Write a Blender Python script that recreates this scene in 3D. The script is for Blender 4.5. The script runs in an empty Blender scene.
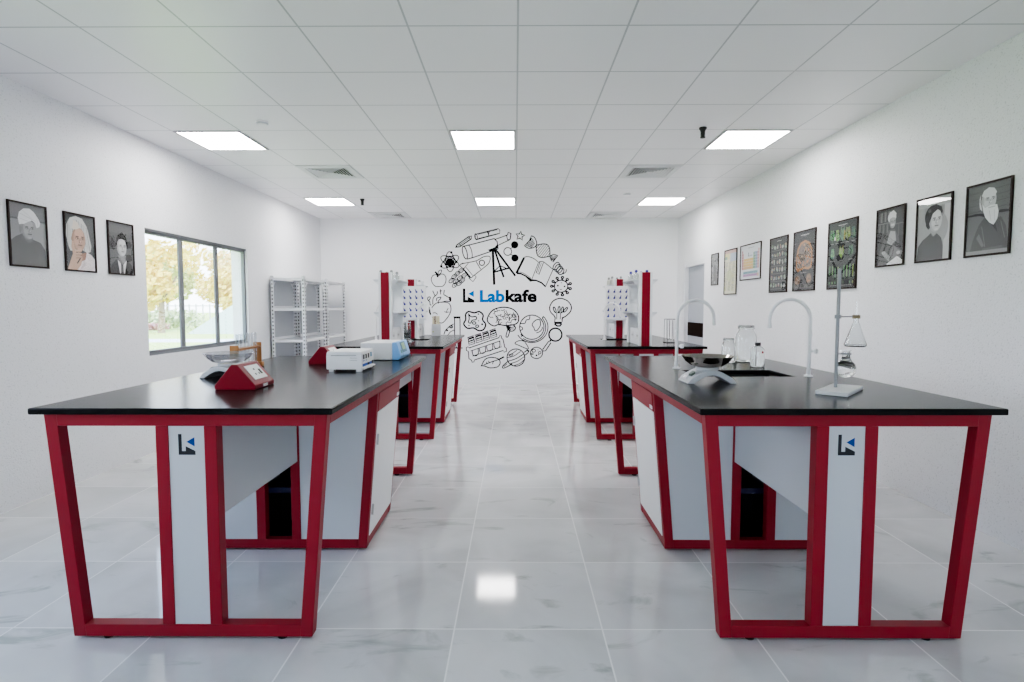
import bpy, bmesh, math, random
from mathutils import Vector, Matrix
random.seed(7)
scn = bpy.context.scene
COL = scn.collection
PI = math.pi

# ------------------------------------------------------------------ materials
def srgb(r, g, b):
    def c(v):
        v /= 255.0
        return v / 12.92 if v <= .04045 else ((v + .055) / 1.055) ** 2.4
    return (c(r), c(g), c(b))

def mat(name, color, rough=.5, metal=0, spec=.5, emit=None, estr=0, alpha=1, coat=0):
    m = bpy.data.materials.new(name); m.use_nodes = True
    b = m.node_tree.nodes['Principled BSDF']
    b.inputs['Base Color'].default_value = (*color, 1)
    b.inputs['Roughness'].default_value = rough
    b.inputs['Metallic'].default_value = metal
    b.inputs['Specular IOR Level'].default_value = spec
    if coat: b.inputs['Coat Weight'].default_value = coat
    if emit:
        b.inputs['Emission Color'].default_value = (*emit, 1)
        b.inputs['Emission Strength'].default_value = estr
    return m

def nt(m):
    return m.node_tree, m.node_tree.nodes, m.node_tree.links, m.node_tree.nodes['Principled BSDF']

def bump_noise(m, scale, strength, dist=.004, detail=3, speck=None):
    t, n, l, b = nt(m)
    tc = n.new('ShaderNodeTexCoord'); nz = n.new('ShaderNodeTexNoise')
    nz.inputs['Scale'].default_value = scale; nz.inputs['Detail'].default_value = detail
    bp = n.new('ShaderNodeBump'); bp.inputs['Strength'].default_value = strength; bp.inputs['Distance'].default_value = dist
    l.new(tc.outputs['Object'], nz.inputs['Vector']); l.new(nz.outputs['Fac'], bp.inputs['Height'])
    l.new(bp.outputs['Normal'], b.inputs['Normal'])
    if speck:
        base = tuple(b.inputs['Base Color'].default_value)
        cr = n.new('ShaderNodeValToRGB')
        cr.color_ramp.elements[0].position = .34; cr.color_ramp.elements[0].color = (*[base[i] * speck for i in range(3)], 1)
        cr.color_ramp.elements[1].position = .405; cr.color_ramp.elements[1].color = base
        l.new(nz.outputs['Fac'], cr.inputs['Fac']); l.new(cr.outputs['Color'], b.inputs['Base Color'])
    return m

def glassy(name, tint=(1, 1, 1), rough=.02, f0=.06, refl=(1, 1, 1), top=.75):
    """thin clear glass: see-through body, mirror that grows towards the edge"""
    m = bpy.data.materials.new(name); m.use_nodes = True
    t = m.node_tree; n = t.nodes; l = t.links; n.clear()
    o = n.new('ShaderNodeOutputMaterial'); mx = n.new('ShaderNodeMixShader')
    tr = n.new('ShaderNodeBsdfTransparent'); gl = n.new('ShaderNodeBsdfGlossy'); lw = n.new('ShaderNodeLayerWeight')
    tr.inputs['Color'].default_value = (*tint, 1); gl.inputs['Roughness'].default_value = rough; gl.inputs['Color'].default_value = (*refl, 1)
    lw.inputs['Blend'].default_value = .22
    mr = n.new('ShaderNodeMapRange'); mr.inputs['To Min'].default_value = f0; mr.inputs['To Max'].default_value = top
    l.new(lw.outputs['Facing'], mr.inputs['Value']); l.new(mr.outputs['Result'], mx.inputs['Fac'])
    l.new(tr.outputs[0], mx.inputs[1]); l.new(gl.outputs[0], mx.inputs[2]); l.new(mx.outputs[0], o.inputs['Surface'])
    return m

M = {}
M['red'] = mat('red_paint', (.275, .0115, .025), .42, spec=.27)
M['red_box'] = mat('red_plastic', (.23, .006, .019), .35, spec=.25)
M['black_top'] = mat('black_worktop', (.011, .011, .0115), .19, spec=.075)
M['panel'] = mat('grey_white_panel', (.55, .572, .602), .42)
M['door_white'] = mat('white_door', (.86, .865, .88), .35)
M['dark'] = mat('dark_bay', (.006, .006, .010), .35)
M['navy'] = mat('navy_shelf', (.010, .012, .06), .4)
M['rubber'] = mat('black_rubber', (.012, .012, .012), .6)
M['steel'] = mat('brushed_steel', (.55, .55, .56), .3, metal=1)
M['white'] = mat('white_enamel', (.9, .89, .895), .4)
M['white_metal'] = mat('white_painted_metal', (.74, .75, .77), .35)
M['rackgrey'] = mat('grey_sheet', (.42, .44, .47), .45)
M['shelfgrey'] = mat('pale_grey_shelf', (.60, .62, .65), .4)  # white rack shelves greyed to stand in for missing contact shade
M['hole'] = mat('dark_hole', (.05, .053, .06), .8, spec=.1)
M['stand'] = mat('grey_stand', (.27, .275, .285), .4, metal=.3)
M['scalegrey'] = mat('pale_grey_scale', (.50, .51, .53), .4)
M['plate'] = mat('pale_grey_plate', (.66, .67, .68), .4)
M['wood'] = bump_noise(mat('varnished_wood', (.40, .17, .05), .35), 60, .15)
M['cork'] = mat('brown_cork', (.21, .17, .09), .7)
M['wire'] = mat('dark_wire', (.05, .05, .055), .4, metal=.6)
M['blue'] = mat('sky_blue_plastic', srgb(128, 182, 236), .35)
M['sblue'] = mat('bright_blue_print', srgb(25, 85, 170), .5)
M['navyplast'] = mat('violet_blue_plastic', srgb(42, 38, 140), .4)
M['lcdd'] = mat('dim_green_lcd', srgb(92, 108, 98), .3)
M['lcd'] = mat('green_lcd', srgb(150, 190, 150), .3)
M['lcdframe'] = mat('teal_surround', srgb(72, 120, 150), .4)
M['black'] = mat('black_plastic', (.01, .01, .01), .4)
M['ink'] = mat('black_ink', (.003, .003, .0035), .9, spec=0)
M['inkgrey'] = mat('grey_ink', (.035, .035, .04), .9, spec=0)
M['ink2'] = mat('bright_blue_ink', srgb(0, 104, 178), .9, spec=0)
M['logo_grey'] = mat('charcoal_print', srgb(48, 50, 54), .6, spec=.1)
M['logo_blue'] = mat('deep_blue_print', srgb(16, 66, 138), .6, spec=.1)
M['pframe'] = mat('dark_brown_frame', (.028, .017, .014), .5, spec=.2)
M['alu'] = mat('grey_aluminium', (.18, .187, .20), .5, spec=.3)
M['lampframe'] = mat('grey_trim', (.42, .42, .43), .5)
M['diffuser'] = mat('lit_diffuser', (.9, .9, .9), .5, emit=(1, .972, .975), estr=24)
M['vent'] = mat('white_vent', (.74, .745, .75), .4)
M['ventdark'] = mat('dark_throat', (.02, .02, .02), .8)
M['glass'] = glassy('clear_glass', (.95, .96, .96))
m = bpy.data.materials.new('refracting_glass'); m.use_nodes = True; t = m.node_tree; t.nodes.clear()
o = t.nodes.new('ShaderNodeOutputMaterial'); gb = t.nodes.new('ShaderNodeBsdfGlass'); gb.inputs['IOR'].default_value = 1.42; gb.inputs['Roughness'].default_value = 0; gb.inputs['Color'].default_value = (.97, .98, .98, 1)
t.links.new(gb.outputs[0], o.inputs['Surface']); M['glass'] = m
M['thin'] = glassy('thin_glass', (.90, .91, .92), f0=.05)
M['paneglass'] = glassy('window_glass', (.98, .99, 1), f0=.03)
M['picglass'] = glassy('picture_glass', (1, 1, 1), rough=.015, f0=.018, top=.35)
M['bowl'] = glassy('smoky_bowl', (.32, .30, .28), rough=.10, f0=.55, refl=(.62, .57, .53))
M['bowl2'] = glassy('smoky_bowl_light', (.84, .84, .86), rough=.05, f0=.14, refl=(.8, .8, .82))
M['cream'] = mat('cream_tubes', srgb(214, 205, 170), .4)
M['tan'] = mat('tan_tube', srgb(150, 130, 95), .5)
M['doorgrey'] = mat('pale_grey_door', (.40, .42, .46), .5, spec=.2)
M['doordark'] = bump_noise(mat('dark_wood_plate', (.010, .0035, .002), .7, spec=.05), 40, .3)
M['sinkdark'] = mat('black_sink', (.006, .006, .007), .3)

# print material: colours stored per face on the mesh
m = mat('printed_paper', (.5, .5, .5), .7, spec=.05); t, n, l, b = nt(m)
va = n.new('ShaderNodeVertexColor'); va.layer_name = 'ink'; l.new(va.outputs['Color'], b.inputs['Base Color']); M['print'] = m

# walls
WALL = (.82, .825, .84)
M['wall'] = bump_noise(mat('rough_plaster', WALL, .55), 95, .6, .004, 4, speck=.80)
M['wall_back'] = bump_noise(mat('smooth_plaster', (.86, .865, .875), .5), 30, .05, .003, 3)

# ceiling: 0.6 m tiles with thin grey joints
CX, CY = .0151, 3.1493
m = mat('ceiling_tiles', (.72, .72, .725), .32); t, n, l, b = nt(m)
tc = n.new('ShaderNodeTexCoord'); sp = n.new('ShaderNodeSeparateXYZ'); l.new(tc.outputs['Object'], sp.inputs[0])
def mth(n, l, op, a, bb=None, v=None):
    x = n.new('ShaderNodeMath'); x.operation = op
    if hasattr(a, 'links'): l.new(a, x.inputs[0])
    else: x.inputs[0].default_value = a
    if bb is not None:
        if hasattr(bb, 'links'): l.new(bb, x.inputs[1])
        else: x.inputs[1].default_value = bb
    return x.outputs[0]
def grid_mask(n, l, sp, ox, oy, tx, ty, w):
    outs = []
    for ax, o, tt in (('X', ox, tx), ('Y', oy, ty)):
        s = mth(n, l, 'SUBTRACT', sp.outputs[ax], o); s = mth(n, l, 'DIVIDE', s, tt)
        fr = mth(n, l, 'FRACT', mth(n, l, 'ADD', s, 100.5)); d = mth(n, l, 'ABSOLUTE', mth(n, l, 'SUBTRACT', fr, .5))
        outs.append(mth(n, l, 'LESS_THAN', d, w / tt / 2))
    return mth(n, l, 'MAXIMUM', outs[0], outs[1])
g = grid_mask(n, l, sp, CX, CY, .6, .6, .011)
mx = n.new('ShaderNodeMix'); mx.data_type = 'RGBA'; mx.inputs['A'].default_value = (.895, .88, .888, 1); mx.inputs['B'].default_value = (.52, .52, .53, 1)
l.new(g, mx.inputs['Factor']); l.new(mx.outputs['Result'], b.inputs['Base Color'])
bp = n.new('ShaderNodeBump'); bp.invert = True; bp.inputs['Strength'].default_value = .4; bp.inputs['Distance'].default_value = .003
l.new(g, bp.inputs['Height']); l.new(bp.outputs['Normal'], b.inputs['Normal']); M['ceiling'] = m

# floor: polished pale marble tiles, white joints
m = mat('marble_tiles', (.6, .6, .6), .07, spec=.5); t, n, l, b = nt(m)
tc = n.new('ShaderNodeTexCoord'); sp = n.new('ShaderNodeSeparateXYZ'); l.new(tc.outputs['Object'], sp.inputs[0])
g = grid_mask(n, l, sp, -.257, 2.2894, .6249, .6216, .0065)
cell = []
for ax, o, tt in (('X', -.257, .6249), ('Y', 2.2894, .6216)):
    cell.append(mth(n, l, 'FLOOR', mth(n, l, 'DIVIDE', mth(n, l, 'SUBTRACT', sp.outputs[ax], o), tt)))
cb = n.new('ShaderNodeCombineXYZ'); l.new(cell[0], cb.inputs[0]); l.new(cell[1], cb.inputs[1])
wn = n.new('ShaderNodeTexWhiteNoise'); wn.noise_dimensions = '3D'; l.new(cb.outputs[0], wn.inputs['Vector'])
sc = n.new('ShaderNodeVectorMath'); sc.operation = 'SCALE'; sc.inputs['Scale'].default_value = 17; l.new(wn.outputs['Color'], sc.inputs[0])
ad = n.new('ShaderNodeVectorMath'); ad.operation = 'ADD'; l.new(tc.outputs['Object'], ad.inputs[0]); l.new(sc.outputs[0], ad.inputs[1])
n1 = n.new('ShaderNodeTexNoise'); n1.inputs['Scale'].default_value = 1.6; n1.inputs['Detail'].default_value = 6; n1.inputs['Distortion'].default_value = .6; l.new(ad.outputs[0], n1.inputs['Vector'])
r1 = n.new('ShaderNodeValToRGB'); e = r1.color_ramp.elements
e[0].position = .3; e[0].color = (.50, .505, .51, 1); e[1].position = .62; e[1].color = (.66, .665, .675, 1)
l.new(n1.outputs['Fac'], r1.inputs['Fac'])
n2 = n.new('ShaderNodeTexNoise'); n2.inputs['Scale'].default_value = 2.3; n2.inputs['Detail'].default_value = 5; n2.inputs['Roughness'].default_value = .6; n2.inputs['Distortion'].default_value = 1.6
mp = n.new('ShaderNodeMapping'); mp.inputs['Scale'].default_value = (.7, 1.5, 1); mp.inputs['Rotation'].default_value = (0, 0, .5)
l.new(ad.outputs[0], mp.inputs['Vector']); l.new(mp.outputs[0], n2.inputs['Vector'])
r2 = n.new('ShaderNodeValToRGB'); e = r2.color_ramp.elements
e[0].position = .28; e[0].color = (.55, .58, .55, 1); e[1].position = .40; e[1].color = (1, 1, 1, 1)
l.new(n2.outputs['Fac'], r2.inputs['Fac'])
ml = n.new('ShaderNodeMix'); ml.data_type = 'RGBA'; ml.blend_type = 'MULTIPLY'; ml.inputs['Factor'].default_value = .8
l.new(r1.outputs['Color'], ml.inputs['A']); l.new(r2.outputs['Color'], ml.inputs['B'])
mx = n.new('ShaderNodeMix'); mx.data_type = 'RGBA'; mx.inputs['B'].default_value = (.82, .82, .82, 1)
l.new(g, mx.inputs['Factor']); l.new(ml.outputs['Result'], mx.inputs['A']); l.new(mx.outputs['Result'], b.inputs['Base Color']); M['floor'] = m

# outside
M['lawn'] = bump_noise(mat('lawn', srgb(196, 214, 120), .9), 3, .3)
M['path'] = mat('pale_path', srgb(226, 224, 220), .8)
M['ramp'] = mat('pale_blue_roof', srgb(188, 208, 212), .6)
M['hedge'] = mat('hedge_leaf', srgb(200, 212, 170), .8)
M['leafy'] = mat('yellow_leaf', srgb(228, 206, 110), .8)
M['leafg'] = mat('soft_green_leaf', srgb(196, 200, 130), .8)
M['leafo'] = mat('golden_leaf', srgb(232, 208, 150), .8)
M['bark'] = mat('bark', srgb(150, 135, 115), .9)
M['rail'] = mat('pale_railing', (.5, .52, .55), .6)
M['flower'] = mat('rosy_flower_bed', srgb(214, 170, 160), .9)
M['ext'] = mat('exterior_wall', (.7, .7, .7), .8)

# ------------------------------------------------------------------ mesh helpers
class MB:
    def __init__(s): s.v = []; s.f = []; s.mi = []; s.cur = 0
    def add(s, vs, fs):
        o = len(s.v); s.v += [tuple(v) for v in vs]; s.f += [tuple(i + o for i in f) for f in fs]; s.mi += [s.cur] * len(fs); return s
    def box(s, x0, x1, y0, y1, z0, z1):
        return s.add([(x0,y0,z0),(x1,y0,z0),(x1,y1,z0),(x0,y1,z0),(x0,y0,z1),(x1,y0,z1),(x1,y1,z1),(x0,y1,z1)],
                     [(0,3,2,1),(4,5,6,7),(0,1,5,4),(1,2,6,5),(2,3,7,6),(3,0,4,7)])
    def prism(s, poly, a, bnd, axis='y'):
        n_ = len(poly)
        def P(p, w): return {'y': (p[0], w, p[1]), 'x': (w, p[0], p[1]), 'z': (p[0], p[1], w)}[axis]
        vs = [P(p, a) for p in poly] + [P(p, bnd) for p in poly]
        return s.add(vs, [tuple(range(n_))[::-1], tuple(range(n_, 2*n_))] + [(i, (i+1) % n_, n_ + (i+1) % n_, n_ + i) for i in range(n_)])
    def tube(s, pts, r, k=10, caps=True):
        pts = [Vector(p) for p in pts]; rs = r if isinstance(r, (list, tuple)) else [r] * len(pts)
        up = None; rings = []
        for i, p in enumerate(pts):
            d = (pts[min(i+1, len(pts)-1)] - pts[max(i-1, 0)]).normalized()
            if up is None:
                up = Vector((0, 0, 1)) if abs(d.z) < .9 else Vector((1, 0, 0))
            up = (up - d * up.dot(d)).normalized(); w = d.cross(up)
            rings.append([p + (up * math.cos(2*PI*j/k) + w * math.sin(2*PI*j/k)) * rs[i] for j in range(k)])
        vs = [v for rg in rings for v in rg]; fs = []
        for i in range(len(pts) - 1):
            for j in range(k): fs.append((i*k+j, i*k+(j+1) % k, (i+1)*k+(j+1) % k, (i+1)*k+j))
        if caps: fs += [tuple(range(k))[::-1], tuple(range((len(pts)-1)*k, len(pts)*k))]
        return s.add(vs, fs)
    def lathe(s, prof, k=24, cx=0, cy=0, cap=False):
        vs = []; fs = []; n_ = len(prof)
        for r, z in prof:
            for j in range(k): vs.append((cx + r*math.cos(2*PI*j/k), cy + r*math.sin(2*PI*j/k), z))
        for i in range(n_ - 1):
            for j in range(k): fs.append((i*k+j, i*k+(j+1) % k, (i+1)*k+(j+1) % k, (i+1)*k+j))
        if cap: fs += [tuple(range(k))[::-1], tuple(range((n_-1)*k, n_*k))]
        return s.add(vs, fs)
    def xf(s, mtx, start=0):
        s.v = s.v[:start] + [tuple(mtx @ Vector(v)) for v in s.v[start:]]; return s
    def build(s, name, mats, parent=None, bevel=0, smooth=40, seg=2, recalc=True):
        me = bpy.data.meshes.new(name); me.from_pydata(s.v, [], s.f); 
        mats = mats if isinstance(mats, (list, tuple)) else [mats]
        for x in mats: me.materials.append(x)
        me.polygons.foreach_set('material_index', s.mi)
        if recalc:
            bm = bmesh.new(); bm.from_mesh(me); bmesh.ops.recalc_face_normals(bm, faces=bm.faces); bm.to_mesh(me); bm.free()
        if smooth:
            me.polygons.foreach_set('use_smooth', [True] * len(me.polygons))
            me.set_sharp_from_angle(angle=math.radians(smooth))
        me.update()
        o = bpy.data.objects.new(name, me); COL.objects.link(o)
        if parent: o.parent = parent
        if bevel:
            bv = o.modifiers.new('bevel', 'BEVEL'); bv.width = bevel; bv.segments = seg; bv.limit_method = 'ANGLE'; bv.angle_limit = math.radians(35)
        return o

def tag(o, label=None, cat=None, group=None, kind=None):
    if label: o['label'] = label
    if cat: o['category'] = cat
    if group: o['group'] = group
    if kind: o['kind'] = kind
    return o
def thing(name, label, cat, loc=(0, 0, 0), rz=0, group=None):
    o = bpy.data.objects.new(name, None); COL.objects.link(o); o.empty_display_size = .1
    o.location = loc; o.rotation_euler = (0, 0, rz)
    return tag(o, label, cat, group)
def copy_tree(o, parent=None):
    c = o.copy(); COL.objects.link(c); c.parent = parent
    for ch in [x for x in list(bpy.data.objects) if x.parent == o]: copy_tree(ch, c)
    return c
def dup(o, label, loc, rz=0, group=None):
    c = copy_tree(o); c.location = loc; c.rotation_euler = (0, 0, rz); c['label'] = label
    if group: c['group'] = group
    return c
def struct(o, label=None): o['kind'] = 'structure'; o['category'] = 'room'; o['label'] = label; return o

# ------------------------------------------------------------------ room shell
XL, XR, YB, YF, ZC = -3.387, 2.824, 9.816, -3.2, 2.887
def S(name, b, m, label): return struct(b.build(name, m, smooth=0), label)
S('floor', MB().box(XL-.2, XR+.2, YF-.2, YB+.2, -.12, 0), M['floor'], 'polished pale marble tiled floor of the laboratory')
S('ceiling', MB().box(XL-.2, XR+.2, YF-.2, YB+.2, ZC, ZC+.1), M['ceiling'], 'white suspended tile ceiling with thin grey joints')
S('wall_back', MB().box(XL-.2, XR+.2, YB, YB+.2, 0, ZC), M['wall_back'], 'smooth white end wall carrying the round mural')
S('wall_front', MB().box(XL-.2, -2.3, YF-.2, YF, 0, ZC).box(1.7, XR+.2, YF-.2, YF, 0, ZC).box(-2.3, 1.7, YF-.2, YF, 0, 1.0).box(-2.3, 1.7, YF-.2, YF, 2.2, ZC), M['wall'], 'white wall behind the viewer')
WY0, WY1, WZ0, WZ1 = 5.155, 7.11, .905, 2.084
HY0, HY1 = .5, 2.9                      # added window opening for fill daylight, unseen, nearer the viewer
b = MB()
b.box(XL-.2, XL, YF, HY0, 0, ZC).box(XL-.2, XL, HY0, HY1, 0, WZ0).box(XL-.2, XL, HY0, HY1, WZ1, ZC).box(XL-.2, XL, HY1, WY0, 0, ZC)
b.box(XL-.2, XL, WY0, WY1, 0, WZ0).box(XL-.2, XL, WY0, WY1, WZ1, ZC).box(XL-.2, XL, WY1, YB, 0, ZC)
S('wall_left', b, M['wall'], 'rough white left wall with the wide window')
DY0, DY1, DZ = 8.43, 9.437, 2.074
b = MB().box(XR, XR+.2, YF, DY0, 0, ZC).box(XR, XR+.2, DY1, YB, 0, ZC).box(XR, XR+.2, DY0, DY1, DZ, ZC)
S('wall_right', b, M['wall'], 'rough white right wall hung with posters')

def window(idx, y0, y1, label):
    root = thing('window_%d' % idx, label, 'window', (XL-.06, (y0+y1)/2, WZ0)); root['kind'] = 'structure'
    h = (y1-y0)/2; H = WZ1-WZ0; w = .045
    MB().box(-.01, .035, -h, h, 0, w).box(-.01, .035, -h, h, H-w, H).box(-.01, .035, -h, -h+w*.5, w, H-w).box(-.01, .035, h-w*.6, h, w, H-w).build('window_frame', M['alu'], root, .004)
    p1, p2 = -h + (5.77-5.155)/1.955*2*h, -h + (6.45-5.155)/1.955*2*h
    for p in (p1, p2): MB().box(.005, .026, p-.044, p-.002, w, H-w).box(-.004, .016, p-.002, p+.042, w, H-w).build('mullion', M['alu'], root, .003)
    MB().box(.034, .05, -h, h, 0, w*.4).box(.034, .05, -h, h, H-w*.4, H).build('sliding_track', M['alu'], root)
    for a, c in ((-h+w, p1-.044), (p1+.042, p2-.044), (p2+.042, h-w)):
        MB().add([(0, a, w), (0, c, w), (0, c, H-w), (0, a, H-w)], [(0, 1, 2, 3)]).build('glass_pane', M['paneglass'], root, smooth=0)
window(1, WY0, WY1, 'grey framed three-pane sliding window on the left wall')
window(2, HY0, HY1, 'added unseen grey framed window for fill daylight, nearer the viewer')  # added out of view to bring daylight onto the near left side
root = thing('window_3', 'added wide window for soft front light, unseen behind the viewer', 'window', (-.3, YF-.06, 1.0)); root['kind'] = 'structure'  # unseen glazing added to brighten the bench fronts and near ceiling
MB().box(-2., 2., -.03, .03, 0, .05).box(-2., 2., -.03, .03, 1.15, 1.2).box(-2., -1.95, -.03, .03, .05, 1.15).box(1.95, 2., -.03, .03, .05, 1.15).box(-.7, -.64, -.03, .03, .05, 1.15).box(.64, .7, -.03, .03, .05, 1.15).build('window_frame', M['alu'], root)
MB().add([(-1.95, 0, .05), (1.95, 0, .05), (1.95, 0, 1.15), (-1.95, 0, 1.15)], [(0, 1, 2, 3)]).build('glass_pane', M['paneglass'], root, smooth=0)

# door in the right wall
root = thing('door_1', 'pale grey door with a dark wooden plate in the right wall', 'door', (XR, (DY0+DY1)/2, 0)); root['kind'] = 'structure'
h = (DY1-DY0)/2
MB().box(-.012, .11, h-.07, h+.02, 0, DZ).box(.05, .11, -h, -h+.04, 0, DZ).box(.0, .11, -h, h, DZ-.07, DZ).build('door_frame', M['white_metal'], root, .004)
MB().box(.06, .10, -h+.035, h-.07, .005, DZ-.075).build('door_leaf', M['doorgrey'], root, .003)
MB().box(.052, .06, -h+.10, h-.075, .885, 1.105).build('push_plate', M['doordark'], root, .002)

# ------------------------------------------------------------------ ceiling fittings
def tile_c(i, j): return (CX + .6*i + .3, CY + .6*j + .3, ZC)
lp = thing('ceiling_light', 'x', 'ceiling light', group='square ceiling light panels')
MB().box(-.29, .29, -.29, -.272, -.008, 0).box(-.29, .29, .272, .29, -.008, 0).box(-.29, -.272, -.272, .272, -.008, 0).box(.272, .29, -.272, .272, -.008, 0).build('frame', M['lampframe'], lp)
MB().box(-.274, .274, -.274, .274, -.005, -.001).build('diffuser', M['diffuser'], lp, smooth=0)
first = True
for j, row in ((3, 'nearer row'), (8, 'farther row')):
    for i, side in ((-5, 'left by the window wall'), (-1, 'middle over the aisle'), (3, 'right by the poster wall')):
        lab = 'glowing square ceiling light, %s, %s' % (row, side)
        if first: lp.location = tile_c(i, j); lp['label'] = lab; first = False
        else: dup(lp, lab, tile_c(i, j))
av = thing('air_vent', 'x', 'air vent', group='square ceiling air vents')
def ring_frame(b, R0, R1, z0, z1):
    # one tilted square louvre: outer half-width R1 at z1 (top), inner R0 at z0
    t_ = .004
    vs = []
    for r, z in ((R0, z0), (R1, z1), (R1, z1+t_), (R0, z0+t_)):
        vs += [(-r, -r, z), (r, -r, z), (r, r, z), (-r, r, z)]
    fs = []
    for a in range(4):
        for q in range(4): fs.append((a*4+q, a*4+(q+1) % 4, ((a+1) % 4)*4+(q+1) % 4, ((a+1) % 4)*4+q))
    b.add(vs, fs)
b = MB()
ro, ri = .294, .225
b.add([(-ro,-ro,-.010),(ro,-ro,-.010),(ro,ro,-.010),(-ro,ro,-.010),(-ri,-ri,-.016),(ri,-ri,-.016),(ri,ri,-.016),(-ri,ri,-.016),(-ro,-ro,0),(ro,-ro,0),(ro,ro,0),(-ro,ro,0),(-ri,-ri,-.002),(ri,-ri,-.002),(ri,ri,-.002),(-ri,ri,-.002)],
      [(0,1,5,4),(1,2,6,5),(2,3,7,6),(3,0,4,7),(0,8,9,1),(1,9,10,2),(2,10,11,3),(3,11,8,0),(4,5,13,12),(5,6,14,13),(6,7,15,14),(7,4,12,15)])
b.build('frame', M['vent'], av, smooth=0)
MB().box(-.224, .224, -.224, .224, -.0035, -.0005).build('throat', M['ventdark'], av, smooth=0)
b = MB()
for k in range(7): ring_frame(b, .215 - k*.030, .215 - k*.030 - .017, -.014, -.005)
b.box(-.02, .02, -.02, .02, -.014, -.01)
b.build('louvres', M['vent'], av, smooth=0)
av.location = tile_c(-4, 5); av['label'] = 'white square louvred ceiling vent, left side, nearer of its pair'
dup(av, 'white square louvred ceiling vent, right side, nearer of its pair', tile_c(2, 5))
dup(av, 'white square louvred ceiling vent, left side, against the mural wall', tile_c(-4, 10))
dup(av, 'white square louvred ceiling vent, right side, against the mural wall', tile_c(2, 10))
# sprinklers and detectors
sp_ = thing('sprinkler', 'dark sprinkler head hanging from the ceiling behind the left vent', 'sprinkler', (-2.17, 8.05, ZC), group='dark ceiling sprinklers')
MB().lathe([(.0, 0), (.032, 0), (.032, -.012), (.024, -.02), (.016, -.05), (.014, -.08), (.0, -.08)], 14).build('body', M['rubber'], sp_)
MB().lathe([(0, -.08), (.022, -.08), (.022, -.086), (0, -.086)], 14).build('deflector', M['rubber'], sp_)
MB().tube([(-.012, 0, -.03), (-.018, 0, -.04), (-.018, 0, -.08), (0, 0, -.083), (.018, 0, -.08), (.018, 0, -.04), (.012, 0, -.03)], .002, 6).build('yoke', M['rubber'], sp_)
dup(sp_, 'black sprinkler head hanging from the ceiling beside the right nearer light', (1.605, 4.90, ZC))
sd = thing('smoke_detector', 'small white smoke detector on the ceiling beside the left nearer light', 'smoke detector', (-2.09, 4.72, ZC), group='smoke detectors')
MB().lathe([(0, 0), (.05, 0), (.05, -.012), (.04, -.026), (.0, -.03)], 20).build('body', M['white'], sd)
MB().lathe([(.041, -.0225), (.049, -.0135), (.0495, -.0145), (.0415, -.0245)], 20).build('slots', M['shelfgrey'], sd)
dup(sd, 'small white smoke detector on the ceiling behind the right nearer vent', (1.51, 7.68, ZC))

# ------------------------------------------------------------------ lab benches
BY = (3.352, 6.776); BX = 1.3235; ZT = .962
HB, HT, FZ0, FZ1 = .489, .5685, .012, .932
HW, HL, HF = .600, 1.181, 1.142           # worktop half size, frame half length
def hx(z): return HB + (HT-HB)*(z-FZ0)/(FZ1-FZ0)
def frame_bars(b, y0, y1):
    for s in (-1, 1):
        b.prism([(s*HB, FZ0), (s*HT, FZ1), (s*(HT-.05), FZ1), (s*(HB-.05), FZ0)], y0, y1)
        b.box(*sorted((s*.0725, s*.1225)), y0, y1, FZ0+.05, FZ1-.048)
    b.prism([(-hx(FZ1-.048)+.049, FZ1-.048), (hx(FZ1-.048)-.049, FZ1-.048), (HT-.049, FZ1), (-HT+.049, FZ1)], y0, y1)
    b.prism([(-HB+.049, FZ0), (HB-.049, FZ0), (hx(FZ0+.05)-.049, FZ0+.05), (-hx(FZ0+.05)+.049, FZ0+.05)], y0, y1)
    return b
def logo_shapes(b, ox, oz, w, y, flip=1):
    # the mark: an upright with a foot and wedge (slot 0) and a left-pointing triangle (slot 1); w = width
    k = w / 27.0
    def P(x, z): return (ox + flip*x*k, y, oz + z*k)
    b.cur = 0
    b.add([P(0, 33.5), P(5.5, 33.5), P(5.5, 6), P(0, 0)], [(0, 1, 2, 3)]); b.add([P(0, 0), P(5.5, 6), P(11.5, 6), P(27, 0)], [(0, 1, 2, 3)])
    b.add([P(11.5, 6), P(11.5, 14), P(27, 6.2), P(27, 0)], [(0, 1, 2, 3)])
    b.cur = 1; b.add([P(13, 21), P(26, 28.5), P(26, 13.5)], [(0, 1, 2)]); b.cur = 0
    return b

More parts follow.
